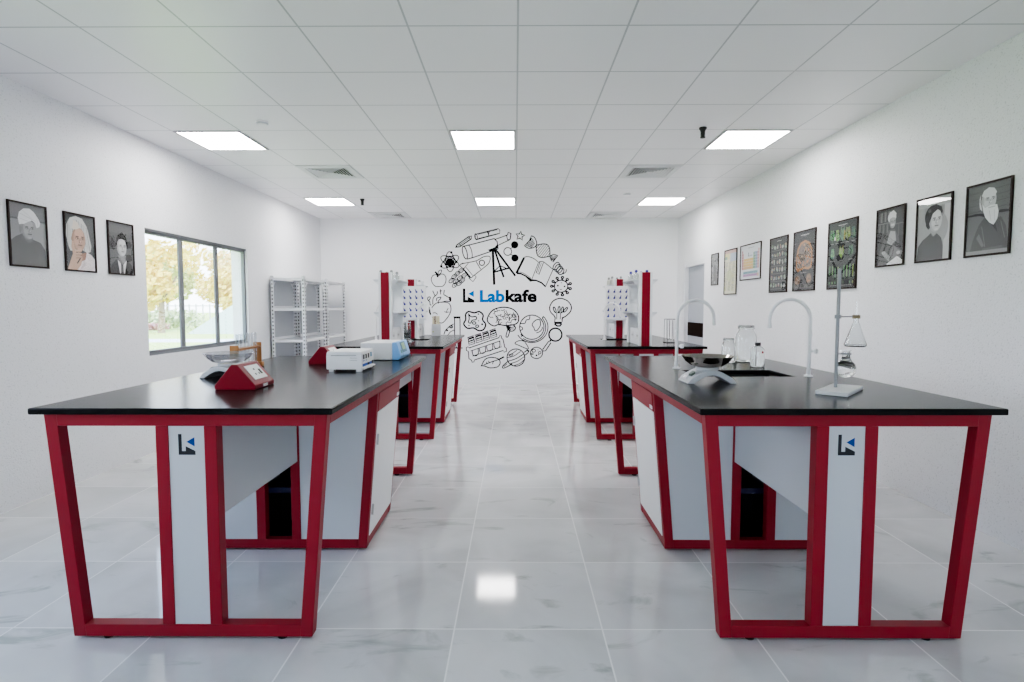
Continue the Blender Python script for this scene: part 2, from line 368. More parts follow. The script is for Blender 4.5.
def make_bench(label, sink):
    r = thing('lab_bench', label, 'lab bench', group='red framed lab benches')
    # worktop
    b = MB(); z0, z1 = .936, ZT
    if sink:
        xs = [-HW, -.275, .275, HW]; ys = [-HL, -.165, .165, HL]
        vs = [(x, y, z) for z in (z0, z1) for y in ys for x in xs]; ix = lambda i, j, k: k*16 + j*4 + i
        fs = []
        for j in range(3):
            for i in range(3):
                if (i, j) != (1, 1):
                    fs.append((ix(i,j,1), ix(i+1,j,1), ix(i+1,j+1,1), ix(i,j+1,1))); fs.append((ix(i,j,0), ix(i,j+1,0), ix(i+1,j+1,0), ix(i+1,j,0)))
        for i in range(3):
            fs += [(ix(i,0,0), ix(i+1,0,0), ix(i+1,0,1), ix(i,0,1)), (ix(i,3,1), ix(i+1,3,1), ix(i+1,3,0), ix(i,3,0)), (ix(0,i,1), ix(0,i+1,1), ix(0,i+1,0), ix(0,i,0)), (ix(3,i,0), ix(3,i+1,0), ix(3,i+1,1), ix(3,i,1))]
        fs += [(ix(1,1,1), ix(2,1,1), ix(2,1,0), ix(1,1,0)), (ix(1,2,0), ix(2,2,0), ix(2,2,1), ix(1,2,1)), (ix(1,1,0), ix(1,2,0), ix(1,2,1), ix(1,1,1)), (ix(2,1,1), ix(2,2,1), ix(2,2,0), ix(2,1,0))]
        b.add(vs, fs); tag(b.build('worktop', M['black_top'], r, .005, seg=3), 'black worktop with a rectangular sink cut-out')
        s = MB(); d = .16
        s.add([(-.274,-.164,z0),(.274,-.164,z0),(.274,.164,z0),(-.274,.164,z0),(-.25,-.14,z0-d),(.25,-.14,z0-d),(.25,.14,z0-d),(-.25,.14,z0-d)], [(0,1,5,4),(1,2,6,5),(2,3,7,6),(3,0,4,7),(4,5,6,7)])
        tag(s.build('sink_basin', M['sinkdark'], r, smooth=0, recalc=False), 'black sink basin sunk in the worktop')
        MB().lathe([(0, z0-d+.002), (.022, z0-d+.002), (.022, z0-d+.006), (0, z0-d+.004)], 14).build('drain', M['steel'], r)
    else:
        b.box(-HW, HW, -HL, HL, z0, z1).build('worktop', M['black_top'], r, .006, seg=3)
    for s in (-1, 1):
        y0, y1 = (-HF, -HF+.05) if s < 0 else (HF-.05, HF)
        f = frame_bars(MB(), y0, y1).build('end_frame', M['red'], r, .0025)
        for fx in (-.36, .36): MB().lathe([(0, 0), (.02, 0), (.02, .006), (.012, .0125), (0, .0125)], 12, fx, (y0+y1)/2).build('foot', M['rubber'], f)
        p = MB().box(-.073, .073, y0+.006, y1-.006, FZ0+.049, FZ1-.047).build('end_panel', M['panel'], r)
        yy = (y0+.0052) if s < 0 else (y1-.0052)
        logo_shapes(MB(), -.0355*(-s) if False else (-.034 if s < 0 else .034), .766, .068, yy, 1 if s < 0 else -1).build('logo_print', [M['logo_grey'], M['logo_blue']], p, smooth=0)
        # top rail along the long side
        MB().prism([(s*hx(.884), .884), (s*HT, FZ1), (s*(HT-.05), FZ1), (s*(hx(.884)-.05), .884)], -HF+.05, HF-.05).build('side_rail', M['red'], r, .002)
        # hanging service chase between the cabinet and the end frame
        c0, c1 = (-HF+.05, -.30) if s < 0 else (.30, HF-.05)
        MB().box(-.114, .114, c0+.001, c1-.001, .505, FZ1).build('service_chase', M['panel'], r, .002)
    # the double cabinet block in the middle
    for s in (-1, 1):
        y0, y1 = (-.30, -.25) if s < 0 else (.25, .30)
        frame_bars(MB(), y0, y1).build('cabinet_frame', M['red'], r, .0025)
        a0, a1 = (y0+.006, y0+.02) if s < 0 else (y1-.02, y1-.006)
        for q in (-1, 1):
            za, zb = FZ0+.049, FZ1-.047
            MB().prism([(q*.121, za), (q*(hx(za)-.048), za), (q*(hx(zb)-.048), zb), (q*.121, zb)], a0, a1).build('end_sheet', M['panel'], r, smooth=0)
    for q in (-1, 1):
        def sl(z0_, z1_, o0, o1): return [(q*(hx(z0_)+o0), z0_), (q*(hx(z1_)+o0), z1_), (q*(hx(z1_)+o1), z1_), (q*(hx(z0_)+o1), z0_)]
        MB().prism(sl(FZ0, .07, -.002, -.05), -.25, .25).build('bottom_rail', M['red'], r, .002)
        d = MB().prism(sl(.072, .775, .004, -.014), -.268, .268).build('door', M['door_white'], r, .002)
        for hz in (.22, .62):
            hh = MB().prism(sl(hz-.022, hz+.022, .009, .003), -q*.244, -q*.264).tube([(q*(hx(hz-.03)+.009), -q*.258, hz-.03), (q*(hx(hz+.03)+.009), -q*.258, hz+.03)], .006, 8).build('hinge', M['steel'], d)
        w_ = MB().prism(sl(.779, .883, .004, -.014), -.268, .268).build('drawer_front', M['red'], r, .002)
        tag(MB().prism(sl(.790, .810, .008, .003), q*.212, q*.262).build('label_tab', M['white'], w_), 'small white tab')
    # dark service bay between the two cupboards
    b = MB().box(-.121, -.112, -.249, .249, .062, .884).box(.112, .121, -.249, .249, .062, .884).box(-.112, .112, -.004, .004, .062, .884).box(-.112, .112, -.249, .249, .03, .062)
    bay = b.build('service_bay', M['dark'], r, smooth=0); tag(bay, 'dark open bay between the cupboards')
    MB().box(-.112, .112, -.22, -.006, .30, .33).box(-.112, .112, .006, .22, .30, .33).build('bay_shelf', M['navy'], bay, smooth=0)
    return r
B1 = make_bench('nearest left red framed black-topped lab bench with red socket boxes on it', False)
B1.location = (-BX+.004, BY[0], 0)
B2 = make_bench('nearest right red framed black-topped lab bench with the retort stand and sink', True)
B2.location = (BX, BY[0], 0); B2.rotation_euler = (0, 0, PI)
dup(B2, 'far left red framed lab bench carrying bottle racks, behind the socket box bench', (-BX+.004, BY[1], 0), 0)
dup(B2, 'far right red framed lab bench carrying bottle racks, behind the retort stand bench', (BX, BY[1], 0), PI)

# ------------------------------------------------------------------ things on the benches
def gooseneck(name_label, loc, rz, H=.437, R=.115):
    t_ = thing('gooseneck_tap', name_label, 'tap', loc, rz, 'white gooseneck taps'); return t_
tp = gooseneck('tall white gooseneck tap standing left of the near right sink, spout to the right', (1.041, 3.607, ZT), 0)
H, R = .44, .117
pts = [(0, 0, .004), (0, 0, H-R)] + [(R - R*math.cos(a), 0, H-R + R*math.sin(a)) for a in [PI*k/16 for k in range(1, 17)]] + [(2*R, 0, H-R-.035)]
MB().tube(pts, .0105, 12).build('spout', M['white'], tp)
MB().lathe([(0, 0), (.024, 0), (.024, .006), (.013, .012), (.0125, .04), (0, .04)], 18).build('base_flange', M['white'], tp)
MB().lathe([(0, .235), (.0135, .235), (.0135, .25), (0, .25)], 16).build('collar', M['white'], tp)
MB().tube([(0, 0, .145), (.022, -.012, .145)], .007, 10).lathe([(0, -.014), (.011, -.012), (.0145, 0), (.011, .012), (0, .014)], 14, .028, -.015).build('valve_knob', M['white'], tp)
kb = [o for o in bpy.data.objects if o.parent == tp and o.name.startswith('valve_knob')][0]
for v in kb.data.vertices:
    if v.index >= 20: v.co.z += .145
MB().lathe([(.0075, H-R-.045), (.0125, H-R-.045), (.0125, H-R-.02), (.0075, H-R-.02)], 14, 2*R).build('nozzle', M['white'], tp)
t2 = dup(tp, 'tall white gooseneck tap standing right of the near right sink, spout to the left', (1.673, 3.188, ZT), PI + .03)
for o in bpy.data.objects:
    if o.parent == t2 and o.name.startswith('valve_knob'): o.rotation_euler.z = PI
dup(tp, 'white gooseneck tap on the far right bench, left of its sink', (1.068, 6.70, ZT), math.radians(-50))
dup(tp, 'white gooseneck tap on the far left bench, left of the tall red upright', (-1.643, 6.60, ZT), math.radians(35))
dup(tp, 'white gooseneck tap on the far left bench, right of the peg board', (-1.20, 6.93, ZT), math.radians(-35))

# retort stand
rs = thing('retort_stand', 'grey retort stand with square base and tall rod on the near right bench', 'lab stand', (1.519, 2.612, ZT), math.radians(47.6))
MB().box(-.155, .155, -.066, .066, 0, .018).build('base_plate', M['plate'], rs, .003)
RODX = (1.513-1.519, 2.637-2.612); a_ = -math.radians(47.6)
rx, ry = RODX[0]*math.cos(a_)-RODX[1]*math.sin(a_), RODX[0]*math.sin(a_)+RODX[1]*math.cos(a_)
MB().tube([(rx, ry, .017), (rx, ry, .575)], .0078, 14).build('rod', M['stand'], rs)
def loc2(dx, dy): return (rx + dx*math.cos(a_)-dy*math.sin(a_), ry + dx*math.sin(a_)+dy*math.cos(a_))
p0 = loc2(0, 0); p1 = loc2(.083, -.004); p2 = loc2(.045, 0)
MB().tube([(p0[0], p0[1], .351), (p1[0], p1[1], .351)], .0028, 8).box(rx-.012, rx+.012, ry-.012, ry+.012, .342, .36).build('clamp_arm', M['stand'], rs, .001)
MB().lathe([(.0115, .342), (.0165, .342), (.0165, .358), (.0115, .358), (.0115, .342)], 18, *p1).build('cork_collar', M['cork'], rs)
MB().tube([(p0[0], p0[1], .176), (p2[0]*.65+p0[0]*.35, p2[1]*.65+p0[1]*.35, .176)], .0028, 8).lathe([(.0185, .173), (.022, .173), (.022, .179), (.0185, .179), (.0185, .173)], 18, *p2).build('ring_clamp', M['stand'], rs)
fl = thing('erlenmeyer_flask', 'clear glass conical flask clamped high on the retort stand', 'flask', (1.513+.083, 2.633, ZT+.211))
MB().lathe([(0, .001), (.042, .0), (.0475, .006), (.046, .014), (.0125, .112), (.0108, .122), (.0108, .15), (.013, .153), (.0118, .153), (.0092, .149), (.0092, .121), (.011, .112), (.044, .014), (.044, .006), (.0, .004)], 28).build('flask_body', M['glass'], fl)
MB().tube([(0, 0, .10), (0, 0, .212)], .0028, 8).build('glass_tube', M['glass'], fl)
fl = thing('round_bottom_flask', 'clear glass round flask held low beside the rod of the retort stand', 'flask', (1.513+.045, 2.637, ZT+.062))
prof = [(0, 0)] + [(.044*math.sin(a), .044-.044*math.cos(a)) for a in [PI*k/16 for k in range(1, 14)]] + [(.0165, .10), (.0165, .126), (.0225, .129), (.0225, .131), (.0165, .131)]
MB().lathe(prof, 28).build('flask_body', M['glass'], fl)

# scales with bowl
def make_scale(label, loc, rz, bowlmat):
    s = thing('kitchen_scale', label, 'weighing scale', loc, rz, 'arched digital scales')
    # arched bridge body: outer arc over inner arc, pushed through the depth
    W, Hh = .128, .070
    out = [(-W, 0)] + [(-W + .02 + (2*W-.04)*k/18, .012 + (Hh-.012)*(math.sin(PI*(k+1.5)/21))) for k in range(19)] + [(W, 0)]
    inn = [(W-.035 - (2*W-.07)*k/16, (Hh-.024)*math.sin(PI*k/16)*.92) for k in range(17)]
    n_o = len(out); n_i = len(inn)
    b = MB(); m_ = 40
    import bisect
    def resamp(p, m_):
        L = [0]
        for i in range(1, len(p)): L.append(L[-1] + math.dist(p[i], p[i-1]))
        r_ = []
        for k in range(m_):
            t_ = L[-1]*k/(m_-1); i = min(max(bisect.bisect_right(L, t_)-1, 0), len(p)-2); f_ = (t_-L[i])/max(1e-9, L[i+1]-L[i])
            r_.append((p[i][0]+(p[i+1][0]-p[i][0])*f_, p[i][1]+(p[i+1][1]-p[i][1])*f_))
        return r_
    o_, i_ = resamp(out, m_), resamp(inn[::-1], m_)
    vs = []; fs = []
    for y in (-.085, .085):
        vs += [(x, y, z) for x, z in o_] + [(x, y, z) for x, z in i_]
    for k in range(m_-1):
        fs += [(k, k+1, m_+k+1, m_+k), (2*m_+k, 3*m_+k, 3*m_+k+1, 2*m_+k+1), (k, 2*m_+k, 2*m_+k+1, k+1), (m_+k, m_+k+1, 3*m_+k+1, 3*m_+k)]
    fs += [(0, m_, 3*m_, 2*m_), (m_-1, 3*m_-1, 4*m_-1, 2*m_-1)]
    b.add(vs, fs).build('body', M['scalegrey'], s, .004)
    # sloped read-out on the left shoulder
    x0, z0_, x1, z1_ = -.097, .041, -.076, .0565
    d = MB().add([(x0, -.045, z0_+.0035), (x1, -.045, z1_+.0035), (x1, .0, z1_+.0035), (x0, .0, z0_+.0035), (x0, -.045, z0_-.008), (x1, -.045, z1_-.008), (x1, .0, z1_-.008), (x0, .0, z0_-.008)], [(0,1,2,3),(4,5,6,7),(0,1,5,4),(1,2,6,5),(2,3,7,6),(3,0,4,7)]).build('display', M['lcdd'], s)
    x0, z0_, x1, z1_ = -.120, .020, -.109, .0305
    MB().add([(x0, -.025, z0_+.004), (x1, -.025, z1_+.004), (x1, .025, z1_+.004), (x0, .025, z0_+.004), (x0, -.025, z0_-.006), (x1, -.025, z1_-.006), (x1, .025, z1_-.006), (x0, .025, z0_-.006)], [(0,1,2,3),(4,5,6,7),(0,1,5,4),(1,2,6,5),(2,3,7,6),(3,0,4,7)]).build('button', M['white'], s)
    MB().lathe([(0, .062), (.055, .062), (.059, .066), (.059, .078), (.056, .081), (0, .081)], 28, 0, 0).build('platform', M['scalegrey'], s)
    bw = tag(MB().lathe([(0, .0815), (.055, .0815), (.085, .090), (.112, .110), (.131, .137), (.1335, .138), (.131, .1395), (.1105, .113), (.084, .093), (.055, .085), (0, .085)], 40).build('weighing_bowl', M[bowlmat], s), 'shallow smoky see-through bowl')
    return s
make_scale('arched grey digital scale with shallow bowl on the near right bench', (1.018, 2.965, ZT), 0, 'bowl')
make_scale('arched grey digital scale with shallow bowl beside the test tube rack, near left bench', (-1.625, 3.16, ZT), math.radians(-8), 'bowl2')

# jars and reagent bottle
def jar(label, loc, r, h):
    j = thing('glass_jar', label, 'glass jar', loc, 0)
    MB().lathe([(0, .003), (r*.9, 0), (r, .012), (r, h*.66), (r*.93, h*.75), (r*.74, h*.84), (r*.7, h*.87), (r*.7, h*.9), (r*.78, h*.905), (r*.78, h*.94), (r*.70, h*.945), (r*.74, h*.99), (r*.70, h), (r*.66, h*.99), (r*.66, h*.85), (r*.88, h*.74), (r*.95, h*.65), (r*.95, .014), (0, .008)], 36).build('jar_body', M['glass'], j)
    MB().lathe([(0, h*.95), (r*.8, h*.95), (r*.8, h*.985), (r*.55, h*1.0), (0, h*1.0)], 30).build('stopper', M['glass'], j)
jar('smaller clear glass jar behind the right scale, left of the tall jar', (1.535, 4.03, ZT), .049, .172)
jar('taller clear glass jar behind the right sink, beside the black-capped bottle', (1.688, 4.10, ZT), .073, .262)
rb = thing('reagent_bottle', 'clear glass reagent bottle with a black cap behind the right sink', 'bottle', (1.612, 3.723, ZT))
MB().lathe([(0, .003), (.042, 0), (.046, .006), (.046, .10), (.043, .115), (.03, .13), (.016, .136), (.015, .148), (.013, .148), (.013, .134), (.028, .127), (.040, .113), (.043, .098), (.043, .008), (0, .006)], 32).build('bottle_body', M['glass'], rb)
MB().lathe([(0, .140), (.0185, .140), (.0185, .16), (0, .16)], 20).build('cap', M['black'], rb)
MB().prism([(.006, .093), (.016, .09), (.02, .099), (.014, .108), (.008, .104)], -.0475, -.0468).build('red_mark', mat('pinkish_print', srgb(200, 70, 90), .5), rb)

# red socket boxes
sb = thing('socket_box', 'red wedge-shaped socket box at the front of the near left bench', 'socket box', (-1.3435, 2.765, ZT), 0, 'red wedge socket boxes')
prof = [(-.0985, .004), (-.0985, .022), (-.016, .121), (.012, .121), (.0985, .022), (.0985, .004), (.093, 0), (-.093, 0)]
MB().prism(prof, -.105, .105).build('housing', M['red_box'], sb, .006, seg=3)
def slope_pt(u, lift=0):   # u: 0 top .. 1 bottom of the right-hand slope
    dx, dz = .0865, -.099; L = math.hypot(dx, dz)
    return (.012 + dx*u + lift*(-dz)/L, .121 + dz*u + lift*dx/L)
def slope_quad(b, u0, u1, y0, y1, lift, th=.003):
    a, c = slope_pt(u0, lift), slope_pt(u1, lift); a2, c2 = slope_pt(u0, lift-th), slope_pt(u1, lift-th)
    return b.add([(a[0], y0, a[1]), (c[0], y0, c[1]), (c[0], y1, c[1]), (a[0], y1, a[1]), (a2[0], y0, a2[1]), (c2[0], y0, c2[1]), (c2[0], y1, c2[1]), (a2[0], y1, a2[1])], [(0,1,2,3),(7,6,5,4),(0,4,5,1),(1,5,6,2),(2,6,7,3),(3,7,4,0)])
pb = slope_quad(MB(), .14, .78, -.062, .07, .003); pb.cur = 1
for u, y, r_ in ((.34, .0, .006), (.56, -.018, .005), (.56, .018, .005)): slope_quad(pb, u-.035, u+.035, y-r_, y+r_, .0036, .002)
pl = pb.build('socket_plate', [M['white'], M['hole']], sb, smooth=0)
slope_quad(MB(), .38, .60, .036, .05, .006, .005).build('switch', M['black'], pl)
MB().box(.097, .1005, -.022, .028, .006, .019).build('name_strip', M['white'], sb)
sb2 = dup(sb, 'red wedge-shaped socket box farther back, half hidden behind the white meter', (-1.335, 3.965, ZT), 0)

# test tube rack with tubes
tr = thing('test_tube_rack', 'orange-brown wooden test tube rack holding six tubes, near left bench', 'test tube rack', (-1.7215, 3.575, ZT), math.radians(4))
for y in (-.185, .175): MB().box(-.026, .026, y-.006, y+.006, 0, .162).build('end_board', M['wood'], tr, .002)
MB().box(-.026, .026, -.179, .169, .0, .018).build('bottom_shelf', M['wood'], tr, .002)
b = MB(); ys_ = [-.14 + k*.056 for k in range(6)]
b.box(-.026, -.014, -.179, .169, .128, .142).box(.014, .026, -.179, .169, .128, .142)
edges = [-.179] + ys_ + [.169]
for k in range(7):
    a0 = -.179 if k == 0 else ys_[k-1]+.012; a1 = .169 if k == 6 else ys_[k]-.012
    b.box(-.0141, .0141, a0, a1, .128, .142)
b.build('top_rail', M['wood'], tr, .001)
MB().box(-.034, .034, .150, .20, -.0, .03).build('foot_block', M['wood'], tr, .003)
tt = thing('test_tube', 'x', 'test tube', (0, 0, 0), 0, 'test tubes in the wooden rack')
MB().lathe([(0, .0)] + [(.0095*math.sin(a), .0095-.0095*math.cos(a)) for a in [PI*k/12 for k in range(1, 7)]] + [(.0095, .205), (.0115, .208), (.0115, .21), (.0088, .21), (.008, .2), (.008, .012), (0, .003)], 16).build('tube_glass', M['thin'], tt)
ca, sa = math.cos(math.radians(4)), math.sin(math.radians(4))
ords = ['nearest the viewer', 'second nearest the viewer', 'third nearest the viewer', 'third from the far end', 'second from the far end', 'at the far end']
for k, y in enumerate(ys_):
    loc = (-1.7215 - y*sa, 3.575 + y*ca, ZT+.019); lab = 'clear empty test tube in the wooden rack, %s' % ords[k]
    if k == 0: tt.location = loc; tt['label'] = lab
    else: dup(tt, lab, loc)

# white meter with dark windows
dv = thing('bench_meter', 'white bench meter with dark slots and blue strip on its right end', 'lab instrument', (-1.047, 3.55, ZT))
MB().box(-.11, .11, -.14, .14, .014, .102).prism([(-.11, .102), (.11, .102), (.104, .124), (-.104, .124)], -.14, .14).build('case', M['white'], dv, .004)
MB().box(-.08, .075, -.1412, -.139, .0985, .1005).box(.035, .08, -.1412, -.139, .084, .0852).box(.035, .08, -.1412, -.139, .070, .0712).build('case_seam', M['hole'], dv, smooth=0)
b = MB()
for y in (-.10, -.045, .010): b.box(.109, .1118, y-.014, y+.014, .075, .103)
b.build('dark_slots', M['black'], dv, smooth=0)
MB().box(.109, .1118, .058, .09, .078, .105).build('blue_slot', mat('teal_blue_print', srgb(88, 150, 190), .4), dv, smooth=0)
MB().box(.109, .1116, -.128, .128, .030, .046).box(.109, .1116, -.115, -.085, .062, .066).box(.109, .1116, -.055, -.03, .062, .066).build('blue_strip', M['sblue'], dv, smooth=0)
MB().box(.1117, .1125, -.02, .02, .031, .045).box(.1117, .1125, .085, .125, .028, .05).build('strip_mark', M['hole'], dv, smooth=0)
MB().box(.105, .122, -.135, .135, .012, .022).build('ledge', M['white'], dv, .002)
for x in (-.078, .09):
    for y in (-.125, .115): MB().box(x-.018, x+.014, y-.012, y+.02, 0, .016).build('foot', M['white'], dv, .002)
# spectrophotometer
sx = thing('spectrophotometer', 'long white spectrophotometer with a pale blue front, behind the white meter', 'lab instrument', (-1.0, 4.34, ZT))
MB().box(-.15, .085, -.19, .19, .002, .131).build('case', M['white'], sx, .006)
MB().prism([(.085, .002), (.135, .002), (.15, .03), (.118, .133), (.085, .133)], -.192, .192).build('blue_front', M['blue'], sx, .005)
def fr(u, y, o=.0015):  # u 0 bottom .. 1 top of sloped face
    return (.15 - .032*u + o, y, .03 + .103*u)
d = MB().add([fr(.2, -.09), fr(.2, .08), fr(.95, .08), fr(.95, -.09), fr(.2, -.09, -.004), fr(.2, .08, -.004), fr(.95, .08, -.004), fr(.95, -.09, -.004)], [(0,1,2,3),(0,1,5,4),(1,2,6,5),(2,3,7,6),(3,0,4,7)]).build('display_surround', M['lcdframe'], sx)
MB().add([fr(.4, -.06, .003), fr(.4, .05, .003), fr(.88, .05, .003), fr(.88, -.06, .003)], [(0,1,2,3)]).build('display', M['lcd'], d, smooth=0)
MB().add([fr(.2, -.15, .003), fr(.2, -.12, .003), fr(.42, -.12, .003), fr(.42, -.15, .003)], [(0,1,2,3)]).build('button', mat('green_button', srgb(70, 130, 90), .4), sx, smooth=0)
MB().add([fr(-.05, -.105, .003), fr(-.05, -.095, .003), fr(.98, -.095, .003), fr(.98, -.105, .003)], [(0,1,2,3)]).build('seam', M['lcdframe'], sx, smooth=0)

# reagent racks on the far benches
def make_reagent_rack(label, loc, board):
    r = thing('reagent_rack', label, 'reagent rack', loc, 0, 'white reagent racks with red uprights')
    for y0, y1 in ((0, .05), (.56, .61)):
        u = MB().box(-.066, -.042, y0, y1, 0, .746).box(.042, .066, y0, y1, 0, .746).box(-.042, .042, y0+.012, y1-.012, 0, .746).build('upright', M['white_metal'], r, .002)
        if y0 == 0: tag(MB().box(-.041, .041, y0-.002, y0+.012, .0, .745).build('red_face', M['red_box'], u, .001), 'red face of the upright')
    for z in (.322, .655):
        MB().prism([(-.13, .012), (-.115, .0), (.115, .0), (.13, .012), (.13, .022), (-.13, .022)], .052, .558).xf(Matrix.Translation((0, 0, z))).build('shelf', M['shelfgrey'], r, .002)
        for s in (-1, 1):
            b = MB()
            for y in (.06, .52): b.prism([(s*.065, z), (s*.118, z), (s*.065, z-.05)], y, y+.006)
            b.build('bracket', M['white_metal'], r)
    bx_ = MB().box(-.045, .045, .06, .55, 0, .17).build('service_box', M['white_metal'], r, .003)
    for s in (-1, 1):
        for y in (.16, .40):
            pb = MB().box(*sorted((s*.0455, s*.048)), y-.05, y+.05, .06, .13); pb.cur = 1
            pb.box(*sorted((s*.0479, s*.049)), y-.028, y-.018, .085, .105).box(*sorted((s*.0479, s*.049)), y+.018, y+.028, .085, .105).build('socket_plate', [M['plate'], M['hole']], bx_, smooth=0)
    return r
def make_pegboard(label, loc):
    p = thing('drying_pegboard', label, 'drying board', loc, 0, 'white drying boards with blue pegs')
    MB().box(-.187, .187, 0, .016, .236, .657).build('board', M['white'], p, .003)
    MB().prism([(-.196, .228), (.196, .228), (.196, .236), (-.196, .236)], -.06, .016).box(-.196, .196, -.06, -.054, .236, .25).build('drip_tray', M['white_metal'], p, .001)
    for i in range(5):
        for j in range(5):
            x, z = -.15 + .075*i, .275 + .077*j
            pg = MB().tube([(x, 0, z), (x, -.03, z+.008), (x-.004, -.075, z+.03)], [.012, .008, .0045], 8).lathe([(0, 0), (.013, 0), (.013, .008), (0, .008)], 8)
            s0 = len(pg.v)-32
            pg.xf(Matrix.Translation((x, -.0005, z)) @ Matrix.Rotation(PI/2, 4, 'X'), s0).build('peg', M['navyplast'], p)
    b = MB().box(-.05, .05, .017, .028, .30, .42)
    b.build('mounting_block', M['white_metal'], p)
    return p
for s, nm in ((1, 'right'), (-1, 'left')):
    X = s*BX + (.004 if s < 0 else 0)
    make_reagent_rack('white bottle rack with red upright at the near end of the far %s bench' % nm, (X, 5.69, ZT), False)
    make_reagent_rack('white bottle rack with red upright behind the peg board, far %s bench' % nm, (X, 7.12, ZT), True)
    make_pegboard('white drying board with blue pegs above the sink, far %s bench' % nm, (X, 7.09, ZT))

# bottles on the rack tops
def make_bottle(label, loc, capmat, glassmat, h=.095, r=.026):
    b_ = thing('dropper_bottle', label, 'bottle', loc, 0, 'small bottles on the rack tops')
    MB().lathe([(0, 0), (r, 0), (r, h*.55), (r*.9, h*.63), (r*.42, h*.7), (r*.4, h*.78), (0, h*.78)], 14).build('bottle_body', glassmat, b_)
    MB().lathe([(0, h*.74), (r*.62, h*.74), (r*.55, h*.94), (r*.3, h), (0, h)], 12).build('cap', capmat, b_)
    return b_
M['bottleglass'] = glassy('bottle_glass', (.8, .82, .82), f0=.15)
M['graycap'] = mat('grey_cap', (.25, .26, .26), .5)
M['beige'] = mat('pale_bottle', (.6, .6, .55), .4)
SH = ZT+.655+.0225
def bottle_set(xo, y0, cap, body, lab_f, h):
    src = None; k = 0
    rows = ['at the near end', 'at the far end']
    for j in range(2):
        for xs, sd_ in ((-.07, 'left'), (.04, 'right')):
            lab = lab_f % (sd_, rows[j]); loc = (xo+xs, y0+.15+j*.27, SH)
            if src is None: src = make_bottle(lab, loc, cap, body, h)
            else: dup(src, lab, loc)
bottle_set(BX, 5.69, M['navyplast'], M['bottleglass'], 'blue capped bottle on nearer rack, far right bench, %s row, %s', .10)
bottle_set(BX, 7.12, M['graycap'], M['beige'], 'grey capped bottle on rear rack, far right bench, %s row, %s', .11)
bottle_set(-BX, 5.69, M['graycap'], M['bottleglass'], 'grey capped bottle on nearer rack, far left bench, %s row, %s', .10)
bottle_set(-BX, 7.12, M['graycap'], M['white'], 'short grey capped bottle on rear rack, far left bench, %s row, %s', .075)

# wire stand on the far right bench
ws = thing('wire_stand', 'dark wire glassware stand on the far right bench near the door', 'wire stand', (1.72, 6.2, ZT), .1)
b = MB()
for x in (-.055, .055):
    for y in (-.05, .05): b.tube([(x, y, 0), (x, y, .26)], .0025, 6)
for z in (.004, .26):
    b.tube([(-.055, -.05, z), (.055, -.05, z), (.055, .05, z), (-.055, .05, z), (-.055, -.05, z)], .0028, 6)
b.build('wire_frame', M['wire'], ws)
for k in range(3):
    x = -.03 + k*.032
    MB().tube([(x, -.05, .25), (x, -.045, .06)] + [(x, -.045*math.cos(a), .06-.03*math.sin(a)) for a in (PI*.25, PI*.5, PI*.75)] + [(x, .045, .06), (x, .05, .25)], .002, 6).build('wire_loop', M['wire'], ws)
MB().box(-.062, .062, -.057, .057, 0, .006).build('base_plate', M['wire'], ws)

# beaker and pipette holder on the far left bench
bk = thing('measuring_cylinder', 'tall clear glass cylinder on the far left bench in front of the peg board', 'glass cylinder', (-1.245, 6.44, ZT))
MB().lathe([(0, .004), (.075, 0), (.078, .008), (.05, .018), (.046, .03), (.046, .215), (.052, .222), (.046, .222), (.042, .21), (.042, .03), (0, .02)], 28).build('cylinder_glass', M['glass'], bk)
b = MB()
for k in range(8): b.lathe([(.0466, .06+k*.018), (.0472, .06+k*.018), (.0472, .062+k*.018), (.0466, .062+k*.018)], 28)
b.build('graduation', M['hole'], bk)
ph = thing('pipette_holder', 'white box of cream pipettes at the far left bench corner', 'pipette holder', (-1.085, 7.68, ZT), .2)
MB().box(-.06, .06, -.05, .05, 0, .16).build('holder_box', M['white_metal'], ph, .004)
for k, (x, m_) in enumerate(((-.038, 'cream'), (-.013, 'tan'), (.012, 'cream'), (.037, 'cream'))):
    MB().tube([(x, 0, .1), (x, 0, .27)], .011, 10).build('pipette', M[m_], ph)
tag(MB().box(-.05, -.036, -.0515, -.049, .05, .064).build('yellow_mark', mat('yellow_green_print', srgb(190, 200, 60), .5), ph), 'small yellow-green mark')

